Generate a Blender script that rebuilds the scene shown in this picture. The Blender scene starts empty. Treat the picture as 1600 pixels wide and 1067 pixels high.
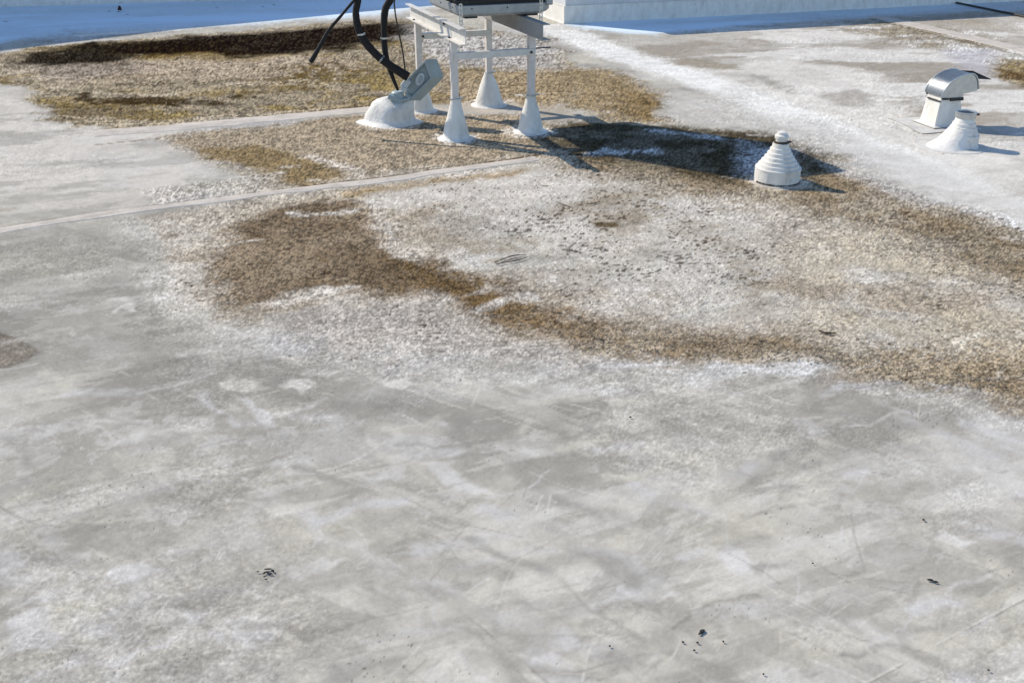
import bpy, bmesh, math, random
import numpy as np
from mathutils import Vector, Matrix

random.seed(7)
S = bpy.context.scene
COL = S.collection

# ---------------------------------------------------------------- camera
H = 1.70                      # eye height above the roof
PITCH = math.radians(26.05)   # downward tilt
F = 1500.0                    # focal length for a 1600 px wide picture
cam_d = bpy.data.cameras.new('camera')
cam = bpy.data.objects.new('camera', cam_d)
COL.objects.link(cam)
cam.location = (0, 0, H)
cam.rotation_euler = (math.pi / 2 - PITCH, 0, 0)
cam_d.sensor_width = 36.0
cam_d.lens = F / 1600 * 36
cam_d.clip_start = 0.05
cam_d.clip_end = 500
S.camera = cam

# ---------------------------------------------------------------- light
SUN = Vector((-1.1, 0.73, 1.0)).normalized()     # towards the sun
elev = math.asin(SUN.z)
azim = math.atan2(SUN.x, SUN.y)
w = bpy.data.worlds.new('World'); S.world = w; w.use_nodes = True
nt = w.node_tree
bg = nt.nodes['Background']; bg.inputs['Strength'].default_value = 0.15
sky = nt.nodes.new('ShaderNodeTexSky'); sky.sky_type = 'NISHITA'; sky.sun_disc = False
sky.sun_elevation = elev; sky.sun_rotation = azim
sky.air_density = 1.0; sky.dust_density = 0.3; sky.ozone_density = 3.0
nt.links.new(sky.outputs[0], bg.inputs[0])
sl = bpy.data.lights.new('sun', 'SUN'); sl.energy = 3.8; sl.angle = math.radians(0.5)
sl.color = (1.0, 0.90, 0.755)
so = bpy.data.objects.new('sun', sl); COL.objects.link(so)
so.rotation_euler = SUN.to_track_quat('Z', 'Y').to_euler()
S.view_settings.view_transform = 'Standard'; S.view_settings.look = 'None'
S.view_settings.gamma = 1; S.view_settings.exposure = 0.38
LIT = np.array([1.28, 1.31, 1.41])       # what a white level surface reads in this sun (linear)

# ---------------------------------------------------------------- helpers
def ray(px, py):
    dep = PITCH + math.atan((py - 533.5) / F)
    return dep
def at(px, py, z=0.0):
    """point of the horizontal plane z seen at a place of the survey photo"""
    d = (H - z) / math.tan(ray(px, py))
    dz = d * math.cos(PITCH) + (H - z) * math.sin(PITCH)
    return Vector(((px - 800) / F * dz, d, z))
def up(px, py, y):
    """point at distance y"""
    z = H - y * math.tan(ray(px, py))
    dz = y * math.cos(PITCH) + (H - z) * math.sin(PITCH)
    return Vector(((px - 800) / F * dz, y, z))

def tag(o, label=None, cat=None, group=None, kind=None):
    if label: o['label'] = label
    if cat: o['category'] = cat
    if group: o['group'] = group
    if kind: o['kind'] = kind
    return o
def empty(name, loc, rz=0):
    o = bpy.data.objects.new(name, None); COL.objects.link(o)
    o.location = loc; o.rotation_euler = (0, 0, rz); o.empty_display_size = .1
    return o
def link(name, bm, mat, parent=None, loc=(0, 0, 0), smooth=False, rz=0, sharp=35):
    me = bpy.data.meshes.new(name)
    bmesh.ops.recalc_face_normals(bm, faces=bm.faces)
    bm.to_mesh(me); bm.free()
    me.materials.append(mat)
    if smooth:
        for p in me.polygons: p.use_smooth = True
        try: me.set_sharp_from_angle(angle=math.radians(sharp))
        except Exception: pass
    o = bpy.data.objects.new(name, me); COL.objects.link(o)
    o.location = loc; o.rotation_euler = (0, 0, rz)
    if parent: o.parent = parent
    return o
def box(bm, c, s, rot=None, bevel=0):
    r = bmesh.ops.create_cube(bm, size=1)
    vs = r['verts']
    m = Matrix.Translation(c) @ (rot.to_4x4() if rot else Matrix.Identity(4)) @ Matrix.Diagonal((s[0], s[1], s[2], 1))
    bmesh.ops.transform(bm, matrix=m, verts=vs)
    if bevel:
        es = list({e for v in vs for e in v.link_edges})
        bmesh.ops.bevel(bm, geom=es, offset=bevel, segments=2, affect='EDGES', profile=.6)
def lathe(bm, prof, seg=40, c=(0, 0, 0), wob=0, close_top=True, seed=0, lean=(0, 0)):
    rnd = random.Random(seed)
    ph = [rnd.uniform(0, 6.28) for _ in range(6)]
    rings = []
    for r, z in prof:
        ring = []
        for i in range(seg):
            a = 2 * math.pi * i / seg
            rr = r * (1 + wob * (math.sin(2 * a + ph[0] + z * 9) * .5 + math.sin(3 * a + ph[1] - z * 21) * .35 + math.sin(7 * a + ph[2] + z * 40) * .25))
            ring.append(bm.verts.new((c[0] + rr * math.cos(a) + lean[0] * z, c[1] + rr * math.sin(a) + lean[1] * z, c[2] + z)))
        rings.append(ring)
    for a, b in zip(rings, rings[1:]):
        for i in range(seg):
            bm.faces.new((a[i], a[(i + 1) % seg], b[(i + 1) % seg], b[i]))
    if close_top: bm.faces.new(rings[-1])
    return rings
def tube(bm, pts, rad, seg=12, caps=True, wob=0):
    """smooth tube through points (Catmull-Rom), rad number or list"""
    P = [Vector(p) for p in pts]
    if not isinstance(rad, (list, tuple)): rad = [rad] * len(P)
    out, rr = [], []
    n = len(P)
    for i in range(n - 1):
        p0, p1, p2, p3 = P[max(i - 1, 0)], P[i], P[i + 1], P[min(i + 2, n - 1)]
        for k in range(8):
            t = k / 8
            out.append(.5 * ((2 * p1) + (-p0 + p2) * t + (2 * p0 - 5 * p1 + 4 * p2 - p3) * t * t + (-p0 + 3 * p1 - 3 * p2 + p3) * t ** 3))
            rr.append(rad[i] * (1 - t) + rad[i + 1] * t)
    out.append(P[-1]); rr.append(rad[-1])
    rings = []
    nrm = None
    for i, p in enumerate(out):
        d = (out[min(i + 1, len(out) - 1)] - out[max(i - 1, 0)]).normalized()
        if nrm is None:
            nrm = d.orthogonal().normalized()
        nrm = (nrm - d * nrm.dot(d)).normalized()
        bn = d.cross(nrm)
        r = rr[i] * (1 + wob * math.sin(i * 1.9) + wob * .7 * math.sin(i * .73 + 1))
        rings.append([bm.verts.new(p + r * (math.cos(2 * math.pi * k / seg) * nrm + math.sin(2 * math.pi * k / seg) * bn)) for k in range(seg)])
    for a, b in zip(rings, rings[1:]):
        for k in range(seg):
            bm.faces.new((a[k], a[(k + 1) % seg], b[(k + 1) % seg], b[k]))
    if caps:
        bm.faces.new(rings[0]); bm.faces.new(rings[-1])

def lin(c):
    return tuple(((v / 255) / 12.92 if v / 255 <= .04045 else ((v / 255 + .055) / 1.055) ** 2.4) for v in c)

def material(name, col, rough=.6, metal=0, col2=None, scale=30, bump=.15, bscale=80, stain=None, stain_amt=.3, stretch=(1, 1, 1), bdist=.004):
    m = bpy.data.materials.new(name); m.use_nodes = True
    t = m.node_tree; N = t.nodes; L = t.links
    b = N['Principled BSDF']
    tc = N.new('ShaderNodeTexCoord'); mp = N.new('ShaderNodeMapping'); mp.inputs['Scale'].default_value = stretch
    L.new(tc.outputs['Object'], mp.inputs[0])
    n1 = N.new('ShaderNodeTexNoise'); n1.inputs['Scale'].default_value = scale; n1.inputs['Detail'].default_value = 8; n1.inputs['Roughness'].default_value = .65
    L.new(mp.outputs[0], n1.inputs['Vector'])
    mix = N.new('ShaderNodeMix'); mix.data_type = 'RGBA'
    r = N.new('ShaderNodeMapRange'); r.inputs[1].default_value = .35; r.inputs[2].default_value = .68
    L.new(n1.outputs[0], r.inputs[0]); L.new(r.outputs[0], mix.inputs[0])
    mix.inputs[6].default_value = (*col, 1); mix.inputs[7].default_value = (*(col2 or [c * .8 for c in col]), 1)
    last = mix.outputs[2]
    if stain:
        n2 = N.new('ShaderNodeTexNoise'); n2.inputs['Scale'].default_value = scale * .35; n2.inputs['Detail'].default_value = 10; n2.inputs['Roughness'].default_value = .75
        L.new(mp.outputs[0], n2.inputs['Vector'])
        r2 = N.new('ShaderNodeMapRange'); r2.inputs[1].default_value = .56; r2.inputs[2].default_value = .70; r2.inputs[4].default_value = stain_amt
        L.new(n2.outputs[0], r2.inputs[0])
        m2 = N.new('ShaderNodeMix'); m2.data_type = 'RGBA'; m2.inputs[7].default_value = (*stain, 1)
        L.new(r2.outputs[0], m2.inputs[0]); L.new(last, m2.inputs[6]); last = m2.outputs[2]
    L.new(last, b.inputs['Base Color'])
    rr = N.new('ShaderNodeMapRange'); rr.inputs[3].default_value = max(0, rough - .12); rr.inputs[4].default_value = min(1, rough + .12)
    L.new(n1.outputs[0], rr.inputs[0]); L.new(rr.outputs[0], b.inputs['Roughness'])
    b.inputs['Metallic'].default_value = metal
    nb = N.new('ShaderNodeTexNoise'); nb.inputs['Scale'].default_value = bscale; nb.inputs['Detail'].default_value = 5
    L.new(tc.outputs['Object'], nb.inputs['Vector'])
    bp = N.new('ShaderNodeBump'); bp.inputs['Strength'].default_value = bump; bp.inputs['Distance'].default_value = bdist
    L.new(nb.outputs[0], bp.inputs['Height']); L.new(bp.outputs[0], b.inputs['Normal'])
    return m

M = {}
M['coat'] = material('white_roof_coating', (.77, .745, .69), .6, col2=(.62, .59, .54), scale=11, bump=.8, bscale=38, stain=(.34, .29, .23), stain_amt=.7, stretch=(1.3, 1.3, .6), bdist=.006)
M['paint'] = material('white_painted_steel', (.70, .655, .615), .5, col2=(.58, .53, .49), scale=22, bump=.25, bscale=120, stain=(.30, .22, .17), stain_amt=.5)
M['beam'] = material('painted_channel', (.68, .66, .62), .5, col2=(.56, .54, .50), scale=18, bump=.2, bscale=90, stain=(.28, .25, .22), stain_amt=.45)
M['shadebeam'] = material('shade_grey_channel', (.34, .335, .32), .55, col2=(.27, .265, .25), scale=16, bump=.2, bscale=90, stain=(.20, .16, .12), stain_amt=.5)  # channel paint darkened to carry the unit's shade in its colour
M['galv'] = material('galvanized_steel', (.50, .52, .53), .38, metal=.85, col2=(.40, .42, .43), scale=35, bump=.12, bscale=70, stain=(.30, .29, .27), stain_amt=.5)
M['pan'] = material('unit_base_steel', (.36, .38, .39), .42, metal=.25, col2=(.28, .295, .30), scale=20, bump=.1)
M['dark'] = material('dark_grille', (.022, .024, .028), .4, col2=(.014, .015, .018), scale=40, bump=.2)
M['rubber'] = material('black_foam_insulation', (.007, .006, .006), .85, col2=(.014, .012, .011), scale=40, bump=.6, bscale=55, stain=(.05, .04, .035), stain_amt=.4, bdist=.008)
M['cable'] = material('black_cable', (.02, .02, .02), .5)
M['hood'] = material('weathered_blue_grey_plastic', (.33, .40, .42), .5, col2=(.27, .33, .345), scale=18, bump=.15, stain=(.50, .54, .55), stain_amt=.6)
M['hoodlite'] = material('pale_hood_plastic', (.52, .58, .60), .55, col2=(.42, .48, .50), scale=26)  # paler tone of the hood colour
M['rust'] = material('rusty_bolt', (.07, .045, .035), .7, col2=(.03, .025, .02), scale=60)
M['black'] = material('shadow_black_plastic', (.02, .02, .022), .6)
M['tar'] = material('black_tar_chip', (.012, .011, .010), .6, bump=.6, bscale=200)
M['twig'] = material('dry_twig_bark', (.10, .07, .045), .8, col2=(.05, .035, .022), scale=90)
M['wire'] = material('brown_wire', (.16, .11, .07), .6)
M['wall'] = material('painted_parapet', (.74, .75, .75), .7, col2=(.62, .63, .64), scale=3, bump=.3, bscale=20, stain=(.30, .30, .30), stain_amt=.4, stretch=(2.2, 2.2, .35))
M['wall2'] = material('painted_penthouse_wall', (.62, .62, .62), .7, col2=(.52, .52, .52), scale=3, bump=.25, bscale=20, stretch=(1.5, 1.5, .5))

# ---------------------------------------------------------------- roof surface
def hash2(ix, iy, s):
    h = (ix.astype(np.int64) * 374761393 + iy.astype(np.int64) * 668265263 + s * 974634777) & 0xffffffff
    h = ((h ^ (h >> 13)) * 1274126177) & 0xffffffff
    h = ((h ^ (h >> 16)) * 2246822519) & 0xffffffff
    return ((h ^ (h >> 15)) & 0xffffff) / float(0xffffff)
def vnoise(x, y, s):
    ix, iy = np.floor(x), np.floor(y); fx, fy = x - ix, y - iy
    fx = fx * fx * (3 - 2 * fx); fy = fy * fy * (3 - 2 * fy)
    a, b = hash2(ix, iy, s), hash2(ix + 1, iy, s); c, d = hash2(ix, iy + 1, s), hash2(ix + 1, iy + 1, s)
    return (a * (1 - fx) + b * fx) * (1 - fy) + (c * (1 - fx) + d * fx) * fy
def fbm(x, y, scale, s=0, octv=5, gain=.55, ang=0, st=1):
    ca, sa = math.cos(ang), math.sin(ang)
    u, v = (x * ca + y * sa) * scale / st, (-x * sa + y * ca) * scale
    t = 0; a = 1; n = 0
    for o in range(octv):
        t = t + a * vnoise(u + 17.3 * o, v - 9.1 * o, s * 31 + o); n += a
        a *= gain; u, v = (u * .8 - v * .6) * 2.03, (u * .6 + v * .8) * 2.03
        u *= 1; v *= 1
    return t / n            # ~0..1, mean .5
def sm(a, b, x):
    t = np.clip((x - a) / (b - a), 0, 1); return t * t * (3 - 2 * t)

pyr = np.concatenate([np.arange(1130, 640, -2.6), np.arange(640, 300, -2.0), np.arange(300, -40, -1.8), np.arange(-40, -150, -5), np.arange(-150, -190, -3)])
yy = H / np.tan(PITCH + np.arctan((pyr - 533.5) / F))
yy = np.concatenate([np.arange(-6, yy[0] - .05, .12), yy, [75.0]])
cc = np.concatenate([np.arange(-3.2, -.6, .02), np.arange(-.6, .6, 2.0 / F), np.arange(.6, 3.2, .02)])
CC, YY = np.meshgrid(cc, yy)
XX = CC * np.maximum(YY * math.cos(PITCH) + H * math.sin(PITCH), 2.2)
X = XX.ravel(); Y = YY.ravel()

# noise fields shared by the masks
wx = (fbm(X, Y, 2.2, 1) - .5); wy = (fbm(X, Y, 2.2, 2) - .5)
wx2 = (fbm(X, Y, 9, 3, 4) - .5); wy2 = (fbm(X, Y, 9, 4, 4) - .5)
n_big = fbm(X, Y, .9, 5); n_mid = fbm(X, Y, 3.5, 6); n_fin = fbm(X, Y, 16, 7, 5, .65)
n_str = fbm(X, Y, 5.5, 8, 5, .6, math.radians(20), 3.5)
n_str2 = fbm(X, Y, 6.5, 9, 5, .6, math.radians(-35), 3.0)
n_gr = fbm(X, Y, 45, 10, 4, .75)
def unit_(a): return (a - a.mean()) / a.std()
g1 = unit_(fbm(X, Y, 60, 41, 3, .9)); g2 = unit_(fbm(X, Y, 85, 42, 3, .9, .2, 1.4)); g3 = unit_(fbm(X, Y, 140, 43, 2, 1.0))
GR = 1.0

def world(pts): return [at(*p) for p in pts]
def sdist(P, xs, ys, closed=True):
    n = len(P); d2 = np.full(xs.shape, 1e9); ins = np.zeros(xs.shape, bool)
    for i in range(n if closed else n - 1):
        ax, ay = P[i].x, P[i].y; bx, by = P[(i + 1) % n].x, P[(i + 1) % n].y
        ex, ey = bx - ax, by - ay; wx_, wy_ = xs - ax, ys - ay
        t = np.clip((wx_ * ex + wy_ * ey) / (ex * ex + ey * ey + 1e-12), 0, 1)
        d2 = np.minimum(d2, (wx_ - t * ex) ** 2 + (wy_ - t * ey) ** 2)
        if closed:
            c = ((ay <= ys) & (by > ys)) | ((by <= ys) & (ay > ys))
            xi = ax + (ys - ay) / (by - ay if by != ay else 1e-9) * ex
            ins ^= c & (xs < xi)
    d = np.sqrt(d2)
    return np.where(ins, -d, d) if closed else d
def mask(pts, blur=.1, warp=.25, warp2=.08, width=None, pix=True):
    """soft region of the roof: closed outline, or a band of some width along a line"""
    P = world(pts) if pix else [Vector(p) for p in pts]
    pad = blur * 2 + warp + (width or 0) + .1
    x0, x1 = min(p.x for p in P) - pad, max(p.x for p in P) + pad
    y0, y1 = min(p.y for p in P) - pad, max(p.y for p in P) + pad
    idx = np.nonzero((X > x0) & (X < x1) & (Y > y0) & (Y < y1))[0]
    out = np.zeros(X.shape)
    if len(idx) == 0: return out
    xs = X[idx] + wx[idx] * warp * 2 + wx2[idx] * warp2 * 2
    ys = Y[idx] + wy[idx] * warp * 2 + wy2[idx] * warp2 * 2
    d = sdist(P, xs, ys, width is None)
    if width is not None: d = d - width
    out[idx] = 1 - sm(-blur, blur, d)
    return out

C = np.empty((X.size, 3))
grit = .025 + .06 * sm(.45, .65, fbm(X, Y, 1.8, 51)); speck = np.zeros(X.shape)
def mixc(col, m, amt=1.0, grain=1.0):
    global C
    e = m * (1 - m) * 4          # granular edges: the stain is made of grains
    m = np.clip(m + e * GR * (.16 * g1 + .5 * (n_fin - .5)), 0, 1)
    a = np.clip(m * amt * (1 + GR * .07 * g2), 0, 1)[:, None]
    C = C * (1 - a) + np.array(lin(col))[None, :] * a
def seta(arr, m, v): arr[:] = arr * (1 - m) + v * m

FEET = [Vector((-.40, 6.77)), Vector((.136, 6.965)), Vector((-.72, 7.65)), Vector((-.19, 7.85)), at(613, 191), at(1213, 283.5)]
# -- weathered base
C[:] = np.array(lin((186, 183, 178)))
mixc((200, 197, 190), sm(.42, .66, n_mid * .5 + n_big * .5))
mixc((160, 158, 155), sm(.50, .72, fbm(X, Y, 2.6, 21) * .75 + n_str * .25) * .75)
mixc((212, 212, 216), sm(.56, .68, fbm(X, Y, 3.4, 22, 5, .6, .4, 2)) * .65)
mixc((208, 204, 192), sm(.55, .70, fbm(X, Y, 2.2, 23)) * .6)
# creamier and brighter close by
mixc((202, 198, 192), (1 - sm(2.0, 3.3, Y)) * .5)
# bright left field
m = mask([(-300, 120), (40, 128), (60, 185), (240, 202), (380, 215), (330, 250), (310, 290), (220, 330), (0, 370), (-300, 420)], .18, .2)
mixc((222, 217, 211), m, .88)
mixc((180, 177, 172), m * sm(.5, .62, n_str), .8); grit[:] = grit * (1 - m * .4)
# grey film, left to centre
m = mask([(-300, 400), (0, 375), (120, 352), (190, 370), (225, 430), (265, 490), (380, 530), (520, 590), (700, 615), (860, 640), (1100, 610), (1290, 600), (1450, 680), (1300, 720), (1000, 720), (760, 700), (520, 640), (300, 610), (150, 600), (-300, 640)], .2, .25)
film = m.copy(); mixc((163, 161, 158), m, .8); mixc((186, 184, 181), m * sm(.5, .65, n_mid), .6)
mixc((150, 149, 148), m * sm(.55, .72, n_str2), .5)
# upper right: beige grey with white streaks
m = mask([(870, 60), (1000, 60), (1240, 30), (1400, 25), (1600, 20), (1900, 20), (1900, 300), (1600, 300), (1340, 200), (1100, 120)], .3, .3)
mixc((200, 196, 190), m, .8)
mixc((168, 160, 150), m * sm(.44, .56, fbm(X, Y, 1.6, 31, 6, .64, .35, 2.2)), .85)
mixc((238, 236, 234), m * sm(.53, .60, fbm(X, Y, 1.9, 32, 5, .6, .1, 3)), .8)
m = mask([(1050, 100), (1180, 92), (1360, 110), (1420, 170), (1440, 205), (1600, 230), (1800, 250), (1800, 380), (1600, 330), (1350, 220), (1150, 150)], .15, .3)
mixc((236, 233, 229), m, .8); mixc((196, 191, 184), m * sm(.50, .60, fbm(X, Y, 1.5, 33, 6, .62, .35, 2.4)), .6)
mixc((178, 173, 167), mask([(1280, 145), (1340, 142), (1390, 155), (1350, 168), (1300, 160)], .06, .2), .85)
mixc((150, 145, 138), mask([(1165, 118), (1200, 118), (1245, 145), (1190, 135)], .1, .25), .75)
mixc((152, 143, 126), mask([(1060, 92), (1130, 96), (1150, 108), (1090, 106)], .12, .3), .8)
m = mask([(1350, 36), (1440, 40), (1530, 58), (1600, 88), (1600, 106), (1500, 78), (1400, 70), (1340, 48)], .35, .6); mixc((152, 142, 124), m * sm(.3, .6, n_mid), .9); seta(grit, m, .3)
m = mask([(1380, 24), (1600, 40), (1600, 75), (1480, 48)], .3, .4); mixc((176, 168, 156), m * sm(.35, .6, n_mid), .8)
m = mask([(1552, 92), (1800, 110), (1800, 180), (1590, 135), (1558, 122)], .12, .2); mixc((140, 122, 84), m, .85); seta(grit, m, .4)
mixc((84, 62, 36), mask([(1570, 112), (1700, 125), (1700, 142), (1600, 130)], .1, .3), .8)
mixc((196, 196, 208), mask([(1478, 78), (1555, 75), (1553, 122), (1510, 125), (1488, 98)], .12, .1), .6)
# ---- upper left ponding stain
m = mask([(40, 135), (62, 180), (130, 198), (230, 200), (330, 192), (590, 170), (700, 160), (860, 170), (900, 120), (860, 60), (620, 30), (480, 40), (300, 55), (160, 64), (40, 80), (-60, 95), (-60, 122)], .10, .30)
mixc((153, 141, 121), m, .96); seta(grit, m, .42); st = m.copy()
mixc((178, 163, 145), st * mask([(60, 100), (300, 95), (520, 80), (560, 115), (400, 120), (200, 130), (80, 128)], .3, .4), .8)
mixc((146, 128, 84), st * sm(.42, .62, n_mid) * mask([(50, 150), (200, 165), (420, 130), (600, 95), (640, 150), (400, 180), (200, 195), (60, 180)], .3, .3), .9)
mixc((110, 84, 34), st * mask([(240, 75), (330, 66), (360, 84), (230, 92)], .2, .3), .8)
mixc((138, 130, 124), st * mask([(40, 98), (190, 98), (260, 108), (120, 126), (40, 120)], .3, .4), .7)
mixc((226, 240, 253), mask([(-300, -20), (900, -35), (620, 22), (420, 37), (280, 46), (130, 52), (0, 70), (-300, 108)], .25, .2), .85)  # clean coat strip, tinted blue to paint in the parapet's shade
mixc((240, 240, 240), mask([(132, 55), (205, 50), (270, 46)], .08, .1, width=.12), .9)
pC = fbm(X, Y, 1.1, 83, 6, .64, .2, 2.2)
mixc((104, 90, 62), st * sm(.50, .62, pC), .65); mixc((196, 184, 166), st * sm(.54, .66, fbm(X, Y, 1.6, 84, 6, .64, .2, 2.4)), .55)
mixc((132, 112, 62), st * sm(.52, .64, fbm(X, Y, 2.0, 85, 5, .62, .2, 2)), .5)
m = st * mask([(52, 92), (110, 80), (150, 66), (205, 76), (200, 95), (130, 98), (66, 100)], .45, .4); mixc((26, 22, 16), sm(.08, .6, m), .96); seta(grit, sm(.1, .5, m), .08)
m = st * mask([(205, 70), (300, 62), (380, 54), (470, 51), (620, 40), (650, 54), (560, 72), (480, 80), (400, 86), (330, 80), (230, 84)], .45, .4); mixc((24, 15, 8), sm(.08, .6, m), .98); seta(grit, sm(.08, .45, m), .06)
m = st * mask([(130, 148), (200, 150), (300, 152), (360, 164), (260, 170), (150, 165)], .14, .4); mixc((56, 42, 22), sm(.1, .6, m) * sm(.25, .5, n_fin * .5 + n_mid * .5), .9); seta(grit, sm(.1, .6, m), .2)
m = st * mask([(390, 118), (480, 105), (560, 100), (560, 125), (420, 140)], .3, .4); mixc((98, 80, 40), m * sm(.38, .55, n_fin), .85)
speck = np.maximum(speck, st * .55)
# shade-blue strip by the wall and edge flecks are painted above
# ---- between the seams
m = mask([(255, 216), (420, 195), (590, 178), (840, 178), (900, 200), (880, 246), (620, 274), (520, 292), (420, 300), (390, 270), (330, 248)], .12, .16)
mixc((160, 146, 126), m, .92); seta(grit, m, .34)
mixc((132, 114, 82), m * mask([(300, 232), (400, 226), (480, 240), (540, 284), (460, 294), (410, 272)], .08, .12), .85)
mixc((218, 210, 202), m * mask([(490, 240), (520, 258), (566, 276)], .05, .1, width=.05), .7)
m = mask([(240, 296), (420, 272), (450, 300), (250, 318)], .08, .12); mixc((182, 176, 168), m, .6); seta(grit, m, .28)
speck = np.maximum(speck, m * .3)
# ---- speckled middle
ring = mask([(230, 340), (400, 305), (620, 270), (900, 240), (1100, 240), (1340, 260), (1480, 320), (1700, 400), (1700, 640), (1500, 600), (1300, 560), (1100, 560), (940, 556), (760, 530), (600, 480), (470, 490), (330, 500), (255, 450), (210, 380)], .10, .16)
mixc((188, 180, 169), ring, .92); seta(grit, ring, .24)
pA = fbm(X, Y, 1.7, 81, 6, .62); pB = fbm(X, Y, 3.1, 82, 6, .62, .5, 1.6)
mixc((166, 154, 137), ring * sm(.48, .60, pA), .7)
mixc((205, 200, 192), ring * sm(.50, .60, pB), .65); grit[:] = grit * (1 - .35 * ring * sm(.50, .62, pB))
rings_ = mask([(250, 350), (400, 318), (620, 282), (900, 255), (1100, 258), (1320, 290), (1480, 350), (1700, 420), (1700, 600), (1500, 575), (1300, 540), (1100, 535), (940, 530), (760, 505), (610, 455), (470, 470), (340, 480), (280, 440), (235, 385)], .45, .14, .05)
for lv, cl, am in ((.12, (216, 212, 206), .5), (.22, (146, 132, 114), .4), (.42, (210, 204, 196), .4), (.55, (150, 134, 112), .35), (.78, (152, 140, 122), .3)):
    mixc(cl, np.exp(-((rings_ - lv) / .022) ** 2) * np.clip(n_fin * 2 - .3, 0, 1) * sm(.40, .60, n_mid), am)
core = mask([(600, 320), (700, 275), (860, 262), (1050, 290), (1230, 350), (1290, 430), (1240, 500), (1050, 500), (880, 470), (740, 420), (640, 385)], .3, .25)
mixc((216, 212, 207), core * sm(.32, .55, n_mid), .85); grit[:] = grit * (1 - .5 * core)
mixc((226, 220, 214), mask([(680, 270), (800, 262), (880, 290), (800, 330), (700, 320)], .2, .2), .6)
mixc((190, 179, 160), ring * mask([(1250, 380), (1400, 360), (1640, 440), (1640, 560), (1400, 550), (1240, 510)], .3, .3) * sm(.35, .6, n_mid), .75)
speck = np.maximum(speck, ring * .35); 
speck = np.maximum(speck, mask([(860, 300), (1100, 290), (1250, 400), (1230, 470), (1050, 470), (900, 440), (760, 380), (700, 330)], .3, .3) * .75)
speck = np.maximum(speck, mask([(1150, 395), (1220, 400), (1230, 440), (1160, 430)], .15, .15) * 1.0)
# brown sweep along the water line
m = mask([(345, 410), (372, 355), (430, 325), (540, 308), (575, 322), (575, 352), (612, 388), (700, 424), (790, 446), (836, 474), (842, 508), (780, 508), (700, 476), (650, 452), (580, 452), (500, 462), (420, 482), (352, 470)], .12, .12, .07)
mixc((120, 105, 87), m, .95); seta(grit, m, .36)
mixc((108, 93, 74), m * sm(.5, .62, n_mid), .6); mixc((156, 141, 121), m * sm(.52, .60, pB), .4)
mixc((108, 86, 54), m * mask([(600, 400), (700, 425), (850, 470), (850, 515), (700, 480), (640, 440)], .12, .12), .75); speck = np.maximum(speck, m * .5)
m = mask([(840, 490), (920, 530), (1060, 538), (1200, 532), (1330, 570), (1480, 590), (1700, 640)], .20, .14, .07, width=.11)
mixc((128, 111, 88), m, .92); seta(grit, m, .38); mixc((172, 160, 142), m * sm(.48, .58, pB), .7)
mixc((118, 94, 62), m * sm(.48, .64, n_mid), .6)
m = mask([(1380, 560), (1640, 540), (1640, 620), (1500, 596)], .15, .15); mixc((158, 142, 118), m * .8); seta(grit, m, .4)
mixc((224, 208, 182), mask([(350, 372), (380, 330), (600, 290)], .1, .1, width=.03), .3)
mixc((150, 122, 70), mask([(560, 300), (820, 268)], .08, .08, width=.05), .7)
# the arc of clean coat left of the middle
mixc((214, 208, 200), mask([(585, 312), (582, 345), (600, 375), (640, 400)], .05, .05, width=.04), .6)
mixc((196, 178, 156), mask([(560, 322), (566, 350), (590, 384)], .03, .03, width=.02), .5)
# brown band on the right and round the big vent
m = mask([(1250, 232), (1330, 250), (1420, 305), (1520, 340), (1700, 400), (1700, 490), (1560, 425), (1420, 362), (1300, 325), (1190, 306), (1060, 300), (960, 280), (900, 262), (860, 246), (980, 230)], .26, .24)
mixc((142, 130, 111), m, .9); seta(grit, m, .36); mixc((182, 173, 159), m * sm(.48, .60, pA), .6)
mixc((132, 115, 92), m * sm(.47, .62, n_mid), .7); speck = np.maximum(speck, m * .6)
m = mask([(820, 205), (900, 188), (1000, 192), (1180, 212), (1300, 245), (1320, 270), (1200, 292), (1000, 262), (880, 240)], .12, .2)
mixc((104, 96, 82), m, .93); seta(grit, m, .34); mixc((70, 62, 46), m * sm(.46, .6, n_mid), .8)  # dark dirt tone cut to the unit's cast shadow, deepening it
mixc((212, 212, 214), mask([(935, 240), (1010, 236)], .05, .12, width=.06), .8)
mixc((206, 206, 210), mask([(1155, 225), (1240, 235), (1240, 275), (1150, 275)], .12, .12), .7)
mixc((204, 206, 210), mask([(1020, 205), (1120, 218)], .05, .1, width=.05), .7)
m = mask([(880, 108), (960, 110), (1020, 150), (1050, 190), (940, 186), (870, 160)], .15, .3)
mixc((146, 128, 98), m, .92); seta(grit, m, .4); mixc((128, 108, 74), m * mask([(960, 135), (1030, 160), (1045, 195), (960, 180)], .12, .2), .7)
m = mask([(700, 120), (880, 105), (880, 180), (700, 160)], .2, .2); mixc((168, 150, 124), m, .7)
mixc((186, 184, 184), mask([(640, 40), (870, 60), (870, 110), (700, 100), (640, 70)], .25, .3), .8)
# white salt edge below the stain
m = mask([(196, 345), (232, 420), (262, 474), (350, 520), (500, 548), (640, 572), (800, 588), (960, 596), (1110, 580), (1280, 572), (1390, 610), (1600, 662), (1800, 700)], .10, .09, .06, width=.06)
mixc((212, 210, 207), m * sm(.30, .52, n_mid), .8); seta(grit, m, .13); speck = np.maximum(speck, m * .35)
m = mask([(700, 575), (930, 605), (1040, 604), (1110, 574), (1280, 566), (1300, 578), (1120, 596), (1040, 620), (920, 618)], .04, .05, .06)
mixc((228, 228, 230), m, .7)
m = mask([(420, 500), (560, 470), (660, 460), (700, 490), (860, 545), (960, 575), (640, 560), (480, 535)], .12, .12)
mixc((184, 178, 171), m, .85); seta(grit, m, .22); speck = np.maximum(speck, m * .5)
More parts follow.
